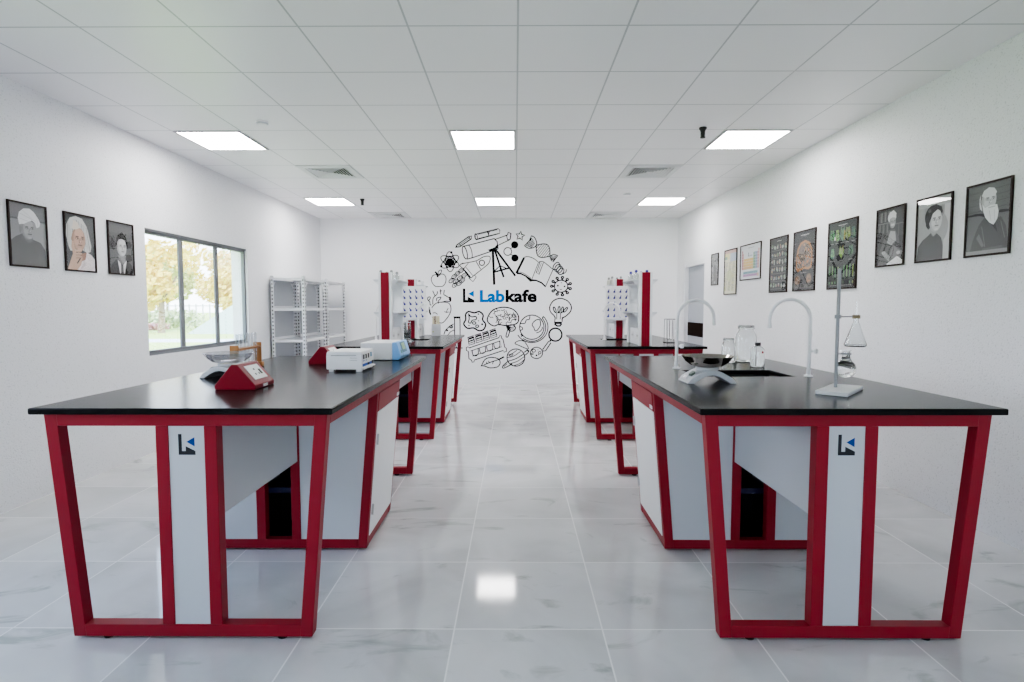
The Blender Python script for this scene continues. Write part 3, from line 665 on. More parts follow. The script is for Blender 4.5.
# ------------------------------------------------------------------ steel shelving by the left wall
def make_rack(label, y0, y1):
    r = thing('storage_rack', label, 'storage rack', (-3.122, (y0+y1)/2, 0), 0, 'white slotted steel racks')
    hx_, hy = .235, (y1-y0)/2; Hr = 1.785; a = .044
    for sx_ in (-1, 1):
        for sy in (-1, 1):
            b = MB(); X = sx_*hx_; Y = sy*hy
            b.box(*sorted((X, X-sx_*a)), *sorted((Y, Y-sy*.003)), 0, Hr); b.box(*sorted((X, X-sx_*.003)), *sorted((Y, Y-sy*a)), 0, Hr)
            b.cur = 1
            z = .05
            while z < Hr-.03:
                for q in (.022,):
                    xx = X - sx_*q
                    for yy in (Y+sy*.0006, Y-sy*.0036):
                        b.add([(xx-.008, yy, z), (xx+.008, yy, z), (xx+.008, yy, z+.022), (xx-.008, yy, z+.022)], [(0, 1, 2, 3)])
                    yq = Y - sy*q
                    for x_ in (X+sx_*.0006, X-sx_*.0036):
                        b.add([(x_, yq-.008, z), (x_, yq+.008, z), (x_, yq+.008, z+.022), (x_, yq-.008, z+.022)], [(0, 1, 2, 3)])
                z += .052
            b.build('post', [M['white_metal'], M['hole']], r, smooth=0, recalc=False)
    for z in (.12, .46, .90, 1.335, 1.752):
        MB().box(-hx_+.003, hx_-.003, -hy+.003, hy-.003, z, z+.004).box(-hx_+.003, -hx_+.006, -hy+.003, hy-.003, z-.0, z+.034).box(hx_-.006, hx_-.003, -hy+.003, hy-.003, z-.03, z).box(-hx_+.003, hx_-.003, -hy+.003, -hy+.006, z-.03, z).box(-hx_+.003, hx_-.003, hy-.006, hy-.003, z-.03, z).build('shelf', M['white_metal'], r, smooth=0)
    for sy in (-1, 1):      # curved corner plates under the top shelf, on the aisle side
        for sx_ in (1, -1):
            pts_ = [(sy*(hy-.004), 1.705), (sy*(hy-.004), 1.545)] + [(sy*(hy-.004-.115+.115*math.cos(t_)) , 1.59+.115*math.sin(t_)) for t_ in [PI/2*k/6 for k in range(7)]]
            pts_ = [(sy*(hy-.042), 1.705), (sy*(hy-.042), 1.56), (sy*(hy-.055), 1.60), (sy*(hy-.085), 1.65), (sy*(hy-.13), 1.69), (sy*(hy-.15), 1.705)]
            MB().prism(pts_, sx_*(hx_-.006), sx_*(hx_-.010), 'x').build('gusset', M['white_metal'], r, smooth=0)
    MB().box(-hx_+.001, -hx_+.0025, -hy+.006, hy-.006, .1, 1.73).build('back_sheet', M['rackgrey'], r, smooth=0)
    return r
make_rack('white slotted steel storage rack by the left wall, next to the window', 7.70, 8.52)
make_rack('white slotted steel storage rack by the left wall, in the corner', 8.62, 9.52)

# ------------------------------------------------------------------ wall pictures
class Pic:
    """flat print: layered coloured polygons in unit coordinates"""
    def __init__(s, w, h): s.w, s.h = w, h; s.polys = []
    def poly(s, pts, c): s.polys.append((list(pts), c if isinstance(c, tuple) else (c, c, c))); return s
    def rect(s, u0, v0, u1, v1, c): return s.poly([(u0, v0), (u1, v0), (u1, v1), (u0, v1)], c)
    def ell(s, cu, cv, ru, rv, c, k=22, rot=0):
        P = []
        for i in range(k):
            a = 2*PI*i/k; x, y = ru*math.cos(a), rv*math.sin(a)*s.h/s.w
            P.append((cu + x*math.cos(rot)-y*math.sin(rot), cv + (x*math.sin(rot)+y*math.cos(rot))*s.w/s.h))
        return s.poly(P, c)
    def line(s, a, b_, wd, c):
        ax, ay, bx, by_ = a[0]*s.w, a[1]*s.h, b_[0]*s.w, b_[1]*s.h
        d = math.hypot(bx-ax, by_-ay) or 1; nx, ny = -(by_-ay)/d*wd/2*s.w, (bx-ax)/d*wd/2*s.w
        return s.poly([((ax+nx)/s.w, (ay+ny)/s.h), ((bx+nx)/s.w, (by_+ny)/s.h), ((bx-nx)/s.w, (by_-ny)/s.h), ((ax-nx)/s.w, (ay-ny)/s.h)], c)
def clip(P):
    for ax, lim, sg in ((0, 0, 1), (0, 1, -1), (1, 0, 1), (1, 1, -1)):
        out = []
        for i in range(len(P)):
            a, c = P[i-1], P[i]; ia = (a[ax]-lim)*sg >= 0; ic = (c[ax]-lim)*sg >= 0
            if ia != ic:
                t_ = (lim-a[ax])/(c[ax]-a[ax]); out.append((a[0]+(c[0]-a[0])*t_, a[1]+(c[1]-a[1])*t_))
            if ic: out.append(c)
        P = out
        if not P: return P
    return P
def lin(c):
    g_ = .3*c[0]+.59*c[1]+.11*c[2]
    return tuple(srgb(*[(g_+(x-g_)*.68)*255*.97 for x in c]))
def hang(pic, side, y0, z0, name, label, cat, group):
    """side 'L': faces +x, u runs towards +y; side 'R': faces -x, u runs towards -y. y0 = y of u=0"""
    w, h = pic.w, pic.h; sg = 1 if side == 'L' else -1
    root = thing(name, label, cat, (XL if side == 'L' else XR, y0 + sg*w/2, z0), 0 if side == 'L' else PI, group)
    f = .012
    MB().box(0, .013, -w/2, w/2, 0, f).box(0, .013, -w/2, w/2, h-f, h).box(0, .013, -w/2, -w/2+f, f, h-f).box(0, .013, w/2-f, w/2, f, h-f).build('picture_frame', M['pframe'], root, .0015)
    b = MB(); cols = []
    iw, ih = w-2*f, h-2*f
    lay = [0]
    for i, (P, c) in enumerate([([(0, 0), (1, 0), (1, 1), (0, 1)], pic.polys[0][1])] + pic.polys):
        P = clip(P)
        if len(P) < 3: continue
        x = .0040 + i*.00003
        b.add([(x, -iw/2 + p[0]*iw, f + p[1]*ih) for p in P], [tuple(range(len(P)))]); cols.append((lin(c), len(P)))
    o = b.build('print', M['print'], root, smooth=0, recalc=False)
    ca_ = o.data.color_attributes.new('ink', 'FLOAT_COLOR', 'CORNER'); k = 0
    for c, n_ in cols:
        for _ in range(n_): ca_.data[k].color = (*c, 1); k += 1
    MB().add([(.0105, -iw/2, f), (.0105, iw/2, f), (.0105, iw/2, h-f), (.0105, -iw/2, h-f)], [(0, 1, 2, 3)]).build('picture_glass', M['picglass'], root, smooth=0)
    return root
def face(p, cu, cv, s, tone, dark, turn=0, beard=False):
    """simple modelled face: s = half width in u"""
    R_ = p.w/p.h
    def E(du, dv, ru, rv, c, rot=0): p.ell(cu+du*s, cv+dv*s*R_, ru*s, rv*s*R_, c, rot=rot)
    t = lambda k: tuple(min(1, x*k) for x in tone)
    E(0, 0, .98, 1.28, t(.90)); E(.10+turn*.1, .03, .84, 1.18, t(1.0)); E(.05+turn*.12, .62, .62, .5, t(1.10)); E(-.35+turn*.1, -.30, .28, .30, t(1.05)); E(-.92, .0, .12, .24, t(.86))
    for q in (-1, 1):
        ex = q*.38+.14+turn*.18
        E(ex, .12, .24, .13, t(.72)); E(ex, .10, .15, .07, tuple(min(1, x*1.25) for x in tone)); E(ex+.02, .10, .065, .07, dark); E(ex, .30, .25, .05, tuple((x+y)/2 for x, y in zip(dark, tone)))
    p.poly([(cu+(.10+turn*.2)*s, cv+.15*s*R_), (cu+(.30+turn*.2)*s, cv-.28*s*R_), (cu+(.0+turn*.2)*s, cv-.30*s*R_)], t(.84)); E(.16+turn*.2, -.27, .17, .09, t(.70)); E(.20+turn*.2, -.22, .09, .12, t(1.16))
    if not beard:
        E(.14+turn*.18, -.60, .32, .07, t(.55)); E(.14+turn*.18, -.68, .24, .06, t(.92)); E(.14+turn*.1, -1.0, .3, .14, t(1.06))
G = lambda v: (v, v, v)
PG = 'framed portraits on the left wall'; PR = 'framed portraits on the right wall'; PP = 'framed science posters on the right wall'
# left 1: man in white turban
p = Pic(.314, .443); p.rect(0, 0, 1, 1, G(.60)).rect(0, .76, 1, 1, G(.52)).rect(0, .74, 1, .765, G(.44)).rect(.55, 0, 1, .72, G(.66))
p.poly([(0, 0), (0, .38), (.16, .46), (.34, .52), (.62, .44), (.84, .40), (.97, .28), (1, 0)], G(.43)).poly([(.3, .42), (.34, .56), (.62, .5), (.62, .4), (.5, .36)], G(.46))
p.ell(.285, .58, .03, .06, G(.55)); p.poly([(.38, .50), (.62, .50), (.6, .40), (.5, .38), (.40, .42)], G(.50)); face(p, .50, .60, .19, G(.66), G(.22), .35)
p.poly([(.26, .66), (.23, .76), (.27, .86), (.40, .93), (.56, .945), (.68, .90), (.80, .80), (.85, .73), (.82, .665), (.74, .64), (.70, .72), (.62, .755), (.5, .72), (.40, .68)], G(.93))
p.line((.30, .84), (.62, .77), .012, G(.80)).line((.36, .90), (.72, .74), .010, G(.82)).line((.28, .76), (.5, .73), .01, G(.8)).line((.76, .80), (.77, .67), .01, G(.78)); p.ell(.52, .06, .012, .008, G(.65))
hang(p, 'L', 3.757, 1.635, 'portrait_picture', 'framed grey portrait of a man in a white turban, left wall', 'picture', PG)
# left 2: long silver hair, hand at chin
p = Pic(.313, .446); p.rect(0, 0, 1, 1, (.36, .37, .38)).rect(.6, 0, 1, 1, (.40, .41, .41))
hairc = (.84, .84, .82)
p.poly([(.10, .42), (.03, .62), (.06, .80), (.18, .93), (.38, .98), (.60, .95), (.75, .82), (.84, .62), (.90, .48), (.86, .36), (.74, .33), (.5, .4), (.3, .34), (.16, .34)], hairc)
for k in range(14):
    a = k/13; p.line((.10+.68*a, .93-.25*abs(a-.4)), (.05+.85*a, .40+.04*math.sin(k*2)), .014, (.46+.13*(k % 3), .46+.13*(k % 3), .44+.13*(k % 3)))
p.poly([(.36, 0), (.60, .22), (.72, .34), (.88, .30), (1, .22), (1, 0)], (.93, .88, .88)).poly([(.46, 0), (.62, .24), (.66, .1)], (.86, .80, .80)).poly([(.5, .30), (.72, .34), (.66, .2), (.5, .16)], (.72, .5, .40))
face(p, .45, .56, .245, (.82, .63, .52), (.20, .13, .10), .2)
p.poly([(.18, .80), (.30, .90), (.45, .86), (.5, .77), (.36, .73), (.24, .74)], (.90, .85, .78)); p.poly([(.16, .70), (.14, .86), (.3, .95), (.26, .8)], hairc)
sk = (.85, .66, .53)
p.poly([(.04, 0), (.14, .16), (.22, .28), (.42, .30), (.56, .24), (.50, .10), (.36, 0)], sk).poly([(.24, .26), (.19, .42), (.21, .52), (.27, .52), (.30, .40), (.36, .30)], sk)
for k in range(3): p.ell(.43-.0*k, .35-.055*k, .12, .026, (.88-.03*k, .70-.03*k, .57-.03*k), rot=.15); p.line((.33, .325-.055*k), (.54, .34-.055*k), .012, (.6, .4, .32))
p.line((.36, .12), (.48, .22), .035, (.35, .28, .25))
hang(p, 'L', 4.222, 1.633, 'portrait_picture', 'framed colour portrait of a person with long silver hair, hand on chin, left wall', 'picture', PG)
# left 3: man in dark suit, tie
p = Pic(.317, .448); p.rect(0, 0, 1, 1, G(.38)).rect(0, .8, 1, 1, G(.42)).poly([(.02, .55), (.2, .75), (.34, .62), (.22, .45)], G(.28))
for k in range(5): p.line((.08+.05*k, .72-.01*k), (.22+.04*k, .46), .012, G(.46))
p.poly([(0, 0), (.08, .16), (.30, .28), (.5, .2), (.74, .28), (.93, .18), (1, 0)], G(.24)).poly([(.34, .27), (.42, 0), (.62, 0), (.72, .28), (.54, .16)], G(.86)).poly([(.47, .20), (.56, .20), (.58, 0), (.46, 0)], G(.34)).poly([(.32, .29), (.40, .0), (.28, 0)], G(.2)).poly([(.74, .29), (.64, 0), (.78, 0)], G(.2))
p.poly([(.36, .36), (.70, .36), (.66, .24), (.54, .17), (.42, .24)], G(.55)); p.ell(.54, .60, .245, .215, G(.17)); face(p, .53, .53, .205, G(.74), G(.12), .25); p.poly([(.31, .60), (.34, .72), (.54, .775), (.76, .72), (.78, .58), (.73, .67), (.5, .70), (.37, .67)], G(.19))
hang(p, 'L', 4.673, 1.634, 'portrait_picture', 'framed dark grey portrait of a man in suit and tie, left wall', 'picture', PG)
# right 1 (nearest): white bearded man
p = Pic(.327, .440); p.rect(0, 0, 1, 1, G(.44)).rect(0, 0, 1, .56, G(.46))
for v in (.64, .73, .82, .91): p.line((0, v-.02), (1, v+.01), .008, G(.34))
p.poly([(0, .57), (.3, .56), (.46, .52), (.42, .58), (.2, .60), (0, .59)], G(.14)).poly([(.7, .56), (1, .55), (1, .58), (.78, .6)], G(.2))
p.poly([(.08, 0), (.16, .22), (.28, .42), (.42, .53), (.62, .48), (.80, .50), (.92, .36), (1, .10), (1, 0)], G(.36)).poly([(.44, .5), (.60, .40), (.74, .28), (.66, .46)], G(.26)).poly([(.3, .3), (.44, .12), (.38, .1), (.24, .24)], G(.48)).line((.36, .40), (.46, .1), .014, G(.5)).line((.8, .44), (.9, .2), .014, G(.5)).poly([(.4, .08), (.85, .1), (.9, .04), (.42, .03)], G(.42))
face(p, .50, .76, .175, G(.80), G(.18), .5, True)
p.poly([(.33, .70), (.28, .80), (.31, .86), (.28, .74), (.30, .66), (.36, .62)], G(.88)); p.poly([(.33, .84), (.38, .91), (.50, .945), (.62, .92), (.68, .86), (.64, .80), (.52, .82), (.42, .80)], G(.88))
p.poly([(.36, .72), (.42, .66), (.56, .69), (.70, .68), (.74, .58), (.72, .48), (.64, .40), (.54, .44), (.44, .52), (.38, .62)], G(.93)).line((.50, .655), (.66, .66), .02, G(.75)).line((.52, .62), (.58, .46), .012, G(.8)).line((.64, .62), (.66, .46), .012, G(.8))
p.rect(0, 0, 1, .055, G(.62))
hang(p, 'R', 3.560, 1.663, 'portrait_picture', 'framed grey portrait of an old man with a long white beard, right wall', 'picture', PR)
# right 2: dark haired woman
p = Pic(.325, .440); p.rect(0, 0, 1, 1, G(.62)).rect(0, 0, .2, 1, G(.68)).rect(.80, 0, 1, 1, G(.80)).rect(0, .86, 1, 1, G(.74)).ell(.5, .5, .42, .30, G(.66))
p.ell(.48, .70, .26, .185, G(.16)); p.poly([(.24, .72), (.26, .56), (.34, .50), (.42, .54), (.40, .70)], G(.18)); p.poly([(.38, .52), (.62, .50), (.60, .40), (.50, .34), (.40, .40)], G(.66)); face(p, .55, .63, .195, G(.80), G(.12), .25)
p.poly([(.28, .66), (.34, .84), (.55, .89), (.72, .83), (.78, .70), (.72, .76), (.6, .80), (.46, .745), (.38, .62), (.33, .58)], G(.20)); p.ell(.36, .80, .05, .03, G(.4))
p.poly([(0, 0), (.04, .24), (.16, .33), (.34, .40), (.42, .44), (.50, .37), (.60, .42), (.74, .34), (.80, .2), (.80, 0)], G(.36)); p.line((.42, .44), (.50, .37), .02, G(.5)).line((.50, .37), (.60, .42), .02, G(.5))
hang(p, 'R', 3.994, 1.663, 'portrait_picture', 'framed grey portrait of a dark-haired woman in a dark top, right wall', 'picture', PR)
# right 3: seated white-haired man among books
p = Pic(.324, .442); p.rect(0, 0, 1, 1, G(.30)).rect(.5, .5, 1, .98, G(.34))
for k in range(9): p.rect(.03+.05*k, .78, .07+.05*k, .96, G(.30+.13*(k % 3))); p.rect(.02+.05*k, .58, .06+.05*k, .74, G(.28+.10*((k+1) % 3)))
p.rect(0, .745, .48, .765, G(.5)).rect(.55, .70, 1, .72, G(.45)).line((.8, .72), (.8, .3), .02, G(.45))
p.poly([(.06, 0), (.12, .26), (.28, .50), (.44, .62), (.66, .62), (.82, .46), (.88, .22), (.86, 0)], G(.40)).poly([(.38, .40), (.5, .60), (.68, .58), (.72, .42), (.56, .34)], G(.66)).poly([(.16, .2), (.36, .42), (.30, .2)], G(.30)).poly([(.5, .18), (.62, .36), (.80, .26), (.96, .22), (.9, .12), (.6, .1)], G(.5)).poly([(.18, .24), (.30, .26), (.52, .14), (.48, .06), (.30, .14)], G(.62)).poly([(.40, .02), (.78, .14), (.98, .06), (.98, 0), (.42, 0)], G(.92))
p.ell(.54, .84, .155, .10, G(.82)); face(p, .57, .75, .115, G(.62), G(.15), .3); p.poly([(.42, .80), (.45, .93), (.60, .96), (.70, .90), (.68, .82), (.56, .84)], G(.86)); p.line((.52, .705), (.64, .705), .05, G(.80)); p.ell(.82, .20, .07, .03, G(.74)); p.ell(.26, .22, .06, .03, G(.72))
hang(p, 'R', 4.430, 1.663, 'portrait_picture', 'framed dark portrait of a seated white-haired man by bookshelves, right wall', 'picture', PR)
# plants poster
rnd = random.Random(3)
def title(p, v, c, n_=9, u0=.34, w=.32):
    for k in range(n_):
        a = u0+w*k/n_; p.rect(a, v, a+w/n_*.72, v+.012, c)
p = Pic(.435, .592); p.rect(0, 0, 1, 1, (.24, .25, .26)); title(p, .945, G(.8)); title(p, .925, G(.6), 5, .44, .12)
def plant(u, v, hgt, c, kind):
    p.line((u, v), (u+.01, v+hgt), .013, c)
    for k in range(6):
        vv = v+hgt*(.25+.13*k); L = .075*(1-.10*k)+.02
        for q in (-1, 1):
            if kind == 0: p.ell(u+q*L*.6, vv+.015, L*.55, .011, tuple(x*(.8+.4*rnd.random()) for x in c), 10, q*.6)
            elif kind == 1: p.ell(u+q*L*.45, vv, L*.42, .02, tuple(x*(.8+.4*rnd.random()) for x in c), 10, q*.9)
            else: p.line((u, vv-.03), (u+q*L, vv+.05), .016, tuple(x*(.8+.4*rnd.random()) for x in c))
greens = [(.32, .55, .34), (.45, .66, .36), (.36, .60, .42), (.55, .66, .30), (.30, .46, .36)]
for k in range(5): plant(.12+.19*k, .70, .19, greens[k], k % 3); title(p, .675, G(.62), 5, .06+.19*k, .12)
p.ell(.23, .76, .025, .03, (.9, .9, .9)); p.rect(.55, .72, .60, .86, (.62, .55, .25))
for k in range(3): plant(.16+.33*k, .44, .17, greens[(k+2) % 5], (k+1) % 3); title(p, .41, G(.6), 6, .09+.33*k, .14)
for k in range(9): 
    u = .08+.105*k; p.rect(u-.02, .06, u+.02, .30+.05*rnd.random(), greens[k % 5]); p.line((u, .05), (u+.02, .33), .008, (.2, .3, .2))
p.rect(0, .10, 1, .16, (.20, .24, .22)).rect(.02, .10, .2, .2, (.06, .06, .07)).rect(.6, .05, .8, .12, (.10, .10, .2)); title(p, .03, G(.55), 12, .1, .8)
hang(p, 'R', 5.103, 1.511, 'science_poster', 'framed dark poster of green plants, right wall behind the retort stand', 'poster', PP)
# head / brain poster
p = Pic(.420, .592); p.rect(0, 0, 1, 1, (.29, .30, .31)); title(p, .935, G(.85), 10, .3, .4); title(p, .915, G(.6), 4, .44, .12)
og = (.74, .50, .31)
p.poly([(.10, .36), (.10, .56), (.16, .72), (.30, .82), (.52, .85), (.74, .80), (.86, .68), (.88, .50), (.84, .37), (.70, .34), (.5, .36), (.3, .33), (.2, .31)], og)
p.poly([(.15, .39), (.15, .56), (.22, .70), (.34, .78), (.52, .81), (.70, .76), (.81, .66), (.83, .50), (.79, .40), (.68, .38), (.5, .40), (.3, .37)], (.50, .46, .42))
for k in range(46):
    a = rnd.random()*2*PI; q = math.sqrt(rnd.random()); u, v = .49+.32*q*math.cos(a), .59+.19*q*math.sin(a)
    p.ell(u, v, .015+.03*rnd.random(), .012+.014*rnd.random(), rnd.choice([og, (.82, .48, .25), (.45, .42, .40), (.62, .55, .48), (.36, .35, .34), (.80, .62, .45)]), 9, rnd.random()*3)
for u, v, r_ in ((.20, .17, .14), (.74, .19, .13)):
    p.ell(u, v, r_, .085, (.50, .42, .36)); p.ell(u, v, r_*.75, .065, (.60, .48, .40))
    for k in range(9): p.ell(u+(rnd.random()-.5)*r_*1.3, v+(rnd.random()-.5)*.1, .02, .014, rnd.choice([og, (.4, .38, .36), (.78, .55, .4)]), 8)
for k in range(16):
    sd_ = rnd.random() < .5; v = .32+.5*rnd.random(); title(p, v, G(.58), 4, .02 if sd_ else .88, .08)
for k in range(5): title(p, .03+.012*k, G(.45), 12, .1, .8)
title(p, .29, G(.6), 8, .36, .3); p.line((.46, .30), (.48, .1), .008, G(.5))
hang(p, 'R', 5.729, 1.512, 'science_poster', 'framed dark poster of a large orange brain diagram, right wall', 'poster', PP)
# rows of small coloured cells
p = Pic(.410, .593); p.rect(0, 0, 1, 1, (.29, .295, .30)); title(p, .94, G(.8), 7, .38, .26)
pal = [(.62, .66, .62), (.70, .62, .45), (.45, .56, .42), (.66, .48, .46), (.72, .72, .70), (.42, .50, .52), (.60, .70, .60)]
for r_ in range(6):
    v = .84-.145*r_
    for k in range(6):
        u = .12+.152*k
        for q in range(3): p.ell(u+(rnd.random()-.5)*.06, v+(rnd.random()-.5)*.05, .03+.03*rnd.random(), .016+.022*rnd.random(), rnd.choice(pal), 9, rnd.random()*3)
    title(p, v-.075, G(.5), 14, .08, .84)
hang(p, 'R', 6.258, 1.511, 'science_poster', 'framed dark poster of small coloured specimens in six rows, right wall', 'poster', PP)
# periodic table
p = Pic(.595, .430); p.rect(0, 0, 1, 1, (.90, .91, .93)); title(p, .91, G(.35), 12, .36, .30)
colsP = {0: (.86, .42, .46), 1: (.90, .55, .62)}
W_ = .86/18
def cell_(c, r_, col): p.rect(.07+W_*c, .78-.082*r_, .07+W_*c+W_*.9, .78-.082*r_+.074, col)
for r_ in range(7):
    for c in range(18):
        if r_ == 0 and c not in (0, 17): continue
        if r_ in (1, 2) and 2 <= c <= 11: continue
        if c == 0: col = (.86, .40, .46)
        elif c == 1: col = (.92, .62, .62)
        elif c < 12: col = (.96, .78, .36) if r_ < 6 else (.93, .72, .45)
        elif c == 12: col = (.50, .74, .52)
        elif c == 13: col = (.42, .66, .50) if r_ > 1 else (.55, .65, .8)
        elif c == 14: col = (.55, .72, .80)
        elif c == 15: col = (.52, .62, .82)
        elif c == 16: col = (.84, .62, .68)
        else: col = (.90, .56, .52)
        cell_(c, r_, col)
for c in range(15):
    p.rect(.16+W_*c, .155, .16+W_*c+W_*.9, .225, (.40, .70, .76)); p.rect(.16+W_*c, .075, .16+W_*c+W_*.9, .145, (.80, .52, .80))
p.rect(.40, .66, .43, .78, (.5, .55, .6)); p.rect(.44, .66, .60, .70, (.75, .78, .82)); p.rect(.85, .06, .93, .15, (.93, .75, .6))
hang(p, 'R', 7.077, 1.682, 'science_poster', 'framed white periodic table chart with coloured cells, right wall', 'poster', PP)
# pale yellow chart
p = Pic(.420, .590); p.rect(0, 0, 1, 1, (.93, .92, .80)).rect(0, .93, 1, 1, (.90, .72, .68)).rect(0, .80, .4, .93, (.92, .90, .60)).rect(.45, .74, 1, .93, (.76, .82, .90)).rect(.03, .80, .2, .86, (.5, .75, .7))
for k in range(26):
    v = .72-.026*k
    for q in range(3): title(p, v, rnd.choice([(.55, .60, .45), (.70, .72, .50), (.62, .62, .60), (.80, .78, .45)]), 6, .06+.31*q, .14+.12*rnd.random())
p.ell(.45, .42, .22, .12, (.86, .88, .70)); p.line((.2, .1), (.5, .6), .012, (.6, .65, .5))
hang(p, 'R', 7.605, 1.518, 'science_poster', 'framed tall pale yellow science chart, right wall beyond the periodic table', 'poster', PP)
# small grey figure
p = Pic(.278, .447); p.rect(0, 0, 1, 1, G(.58)).rect(0, 0, 1, .3, G(.48))
for k in range(40): p.ell(rnd.random(), .1+.75*rnd.random(), .05+.08*rnd.random(), .03+.05*rnd.random(), G(.40+.32*rnd.random()), 9, rnd.random()*3)
p.poly([(.25, .1), (.3, .5), (.45, .66), (.62, .62), (.75, .4), (.78, .1)], G(.45)); p.ell(.52, .74, .11, .075, G(.62)); p.ell(.52, .78, .11, .04, G(.3))
hang(p, 'R', 8.110, 1.660, 'portrait_picture', 'small framed grey figure picture, the last on the right wall beside the door', 'picture', PR)

# ------------------------------------------------------------------ the round mural on the end wall
MU = thing('wall_mural', 'round mural of black science line drawings around a blue and black name', 'mural', (0, YB, 0))
def WX(px): return -1.488 + (px-430)*.01747
def WZ(py): return 2.8585 - (py-220)*.01742
class Draw:
    """ink strokes on the wall: each stroke is a flat ribbon; coordinates come through f"""
    def __init__(s, f): s.b = MB(); s.f = f; s.q = 0
    def y(s): s.q += 1; return -.0012 - .00002*s.q
    def st(s, pts, w=1.0, closed=False, smooth=False):
        P = [s.f(*p) for p in pts]
        if smooth:
            n_ = len(P); out = []
            idx = range(n_) if closed else range(n_-1)
            for i in idx:
                g_ = (lambda k: P[k % n_]) if closed else (lambda k: P[min(max(k, 0), n_-1)])
                a, b_, c, d = g_(i-1), g_(i), g_(i+1), g_(i+2)
                for t_ in (0, .25, .5, .75):
                    out.append(tuple(.5*((2*b_[k]) + (c[k]-a[k])*t_ + (2*a[k]-5*b_[k]+4*c[k]-d[k])*t_*t_ + (3*b_[k]-a[k]-3*c[k]+d[k])*t_**3) for k in (0, 1)))
            if not closed: out.append(P[-1])
            P = out
        w_ = w*.0068; n_ = len(P); L, R_ = [], []
        for i in range(n_):
            a = P[i-1] if (closed or i > 0) else P[i]; c = P[(i+1) % n_] if (closed or i < n_-1) else P[i]
            dx, dz = c[0]-a[0], c[1]-a[1]; d = math.hypot(dx, dz) or 1; nx, nz = -dz/d*w_, dx/d*w_
            L.append((P[i][0]+nx, P[i][1]+nz)); R_.append((P[i][0]-nx, P[i][1]-nz))
        yy = s.y(); k = range(n_ if closed else n_-1)
        s.b.add([(x, yy, z) for x, z in L] + [(x, yy, z) for x, z in R_], [(i, (i+1) % n_, n_+(i+1) % n_, n_+i) for i in k]); return s
    def fill(s, pts):
        P = [s.f(*p) for p in pts]; yy = s.y(); s.b.add([(x, yy, z) for x, z in P], [tuple(range(len(P)))]); return s
    def ellp(s, cx, cy, rx, ry, rot=0, a0=0, a1=360, k=28):
        o = []
        full = abs(a1-a0) >= 360
        for i in range(k if full else k+1):
            a = math.radians(a0+(a1-a0)*i/k); x, y = rx*math.cos(a), ry*math.sin(a); r_ = math.radians(rot)
            o.append((cx+x*math.cos(r_)-y*math.sin(r_), cy+x*math.sin(r_)+y*math.cos(r_)))
        return o
    def el(s, cx, cy, rx, ry=None, w=1.0, rot=0, a0=0, a1=360): 
        return s.st(s.ellp(cx, cy, rx, ry or rx, rot, a0, a1), w, abs(a1-a0) >= 360)
    def disc(s, cx, cy, rx, ry=None, rot=0): return s.fill(s.ellp(cx, cy, rx, ry or rx, rot))
    def done(s, name, mt='ink'): return s.b.build(name, M[mt], MU, smooth=0, recalc=False)
def crop(x0, y0, k): return lambda X, Y: (WX(x0+X/k), WZ(y0+Y/k))
K = 8.024
cA, cB, cC, cD = crop(425, 225, K), crop(495, 225, K), crop(425, 290, K), crop(495, 290, K)
d = Draw(cA); d.st([(258, 158), (352, 92), (376, 86), (374, 108), (280, 172), (246, 176)], 1.4, True).st([(268, 166), (364, 98)], .8).st([(352, 92), (366, 112)], 1).fill([(246, 176), (258, 160), (268, 174)]).st([(278, 150), (290, 166)], .8).done('pencil_drawing')
d = Draw(cA); d.st([(408, 72), (590, 28), (602, 40), (600, 66), (420, 114), (406, 104)], 1, True, False).el(412, 92, 10, 24, 1, -10).st([(506, 50), (516, 90)], 1.2).st([(426, 74), (582, 36)], .7).st([(428, 106), (590, 66)], .7).st([(500, 52), (510, 74), (522, 46)], .9).done('scroll_drawing')
d = Draw(cA); d.el(322, 218, 17, 52, 1.2, -14).el(360, 210, 17, 54, 1.0, -14, -100, 100).st([(308, 168), (372, 154), (560, 106)], 1.2).st([(340, 270), (384, 258), (586, 190)], 1.2).st([(556, 106), (580, 130), (588, 190)], 1.2).st([(568, 112), (664, 78)], 1.1).st([(588, 160), (680, 116)], 1.1).st([(654, 78), (664, 118)], 1).st([(664, 76), (668, 58), (690, 66), (684, 112), (664, 118)], 1.4).fill([(506, 196), (560, 176), (582, 152), (588, 180), (556, 200), (520, 208)]).st([(544, 206), (580, 200)], 2).done('telescope_drawing')
d = Draw(cA); d.st([(546, 208), (556, 474)], 2.9).st([(564, 208), (632, 414)], 2.4).st([(578, 206), (680, 344), (726, 404)], 2.5).st([(552, 374), (672, 342)], 2).st([(556, 366), (604, 322), (660, 346)], 1.4).st([(600, 322), (606, 360)], 1.4).done('tripod_drawing')
d = Draw(cA); d.disc(202, 294, 32).el(202, 290, 45, 44, 1.2)
for r_ in (0, 60, 120): d.el(202, 290, 80, 34, 1.1, r_+28)
d.disc(132, 326, 10).disc(214, 216, 9).disc(252, 292, 10).done('atom_drawing')
d = Draw(cA); d.st([(286, 312), (410, 284), (470, 252), (522, 250), (514, 300), (470, 340), (398, 396), (360, 418), (310, 350)], 1.0, True, True).el(458, 299, 21, None, 1.2).st([(412, 288), (430, 320), (448, 350)], 1).st([(288, 310), (304, 302), (350, 300), (310, 350)], 1).st([(398, 396), (412, 412), (386, 450), (352, 420)], 1, False).st([(308, 348), (338, 380), (366, 416)], 1.6).st([(330, 335), (384, 400)], .8)
for q, (x, y) in enumerate(((292, 360), (262, 384), (316, 400), (282, 420), (236, 408), (248, 446), (300, 440), (214, 440), (240, 476), (276, 462))): d.el(x, y, 24, 14, 1.0, -40).el(x+3, y-2, 10, 5, .6, -40)
d.done('rocket_drawing')
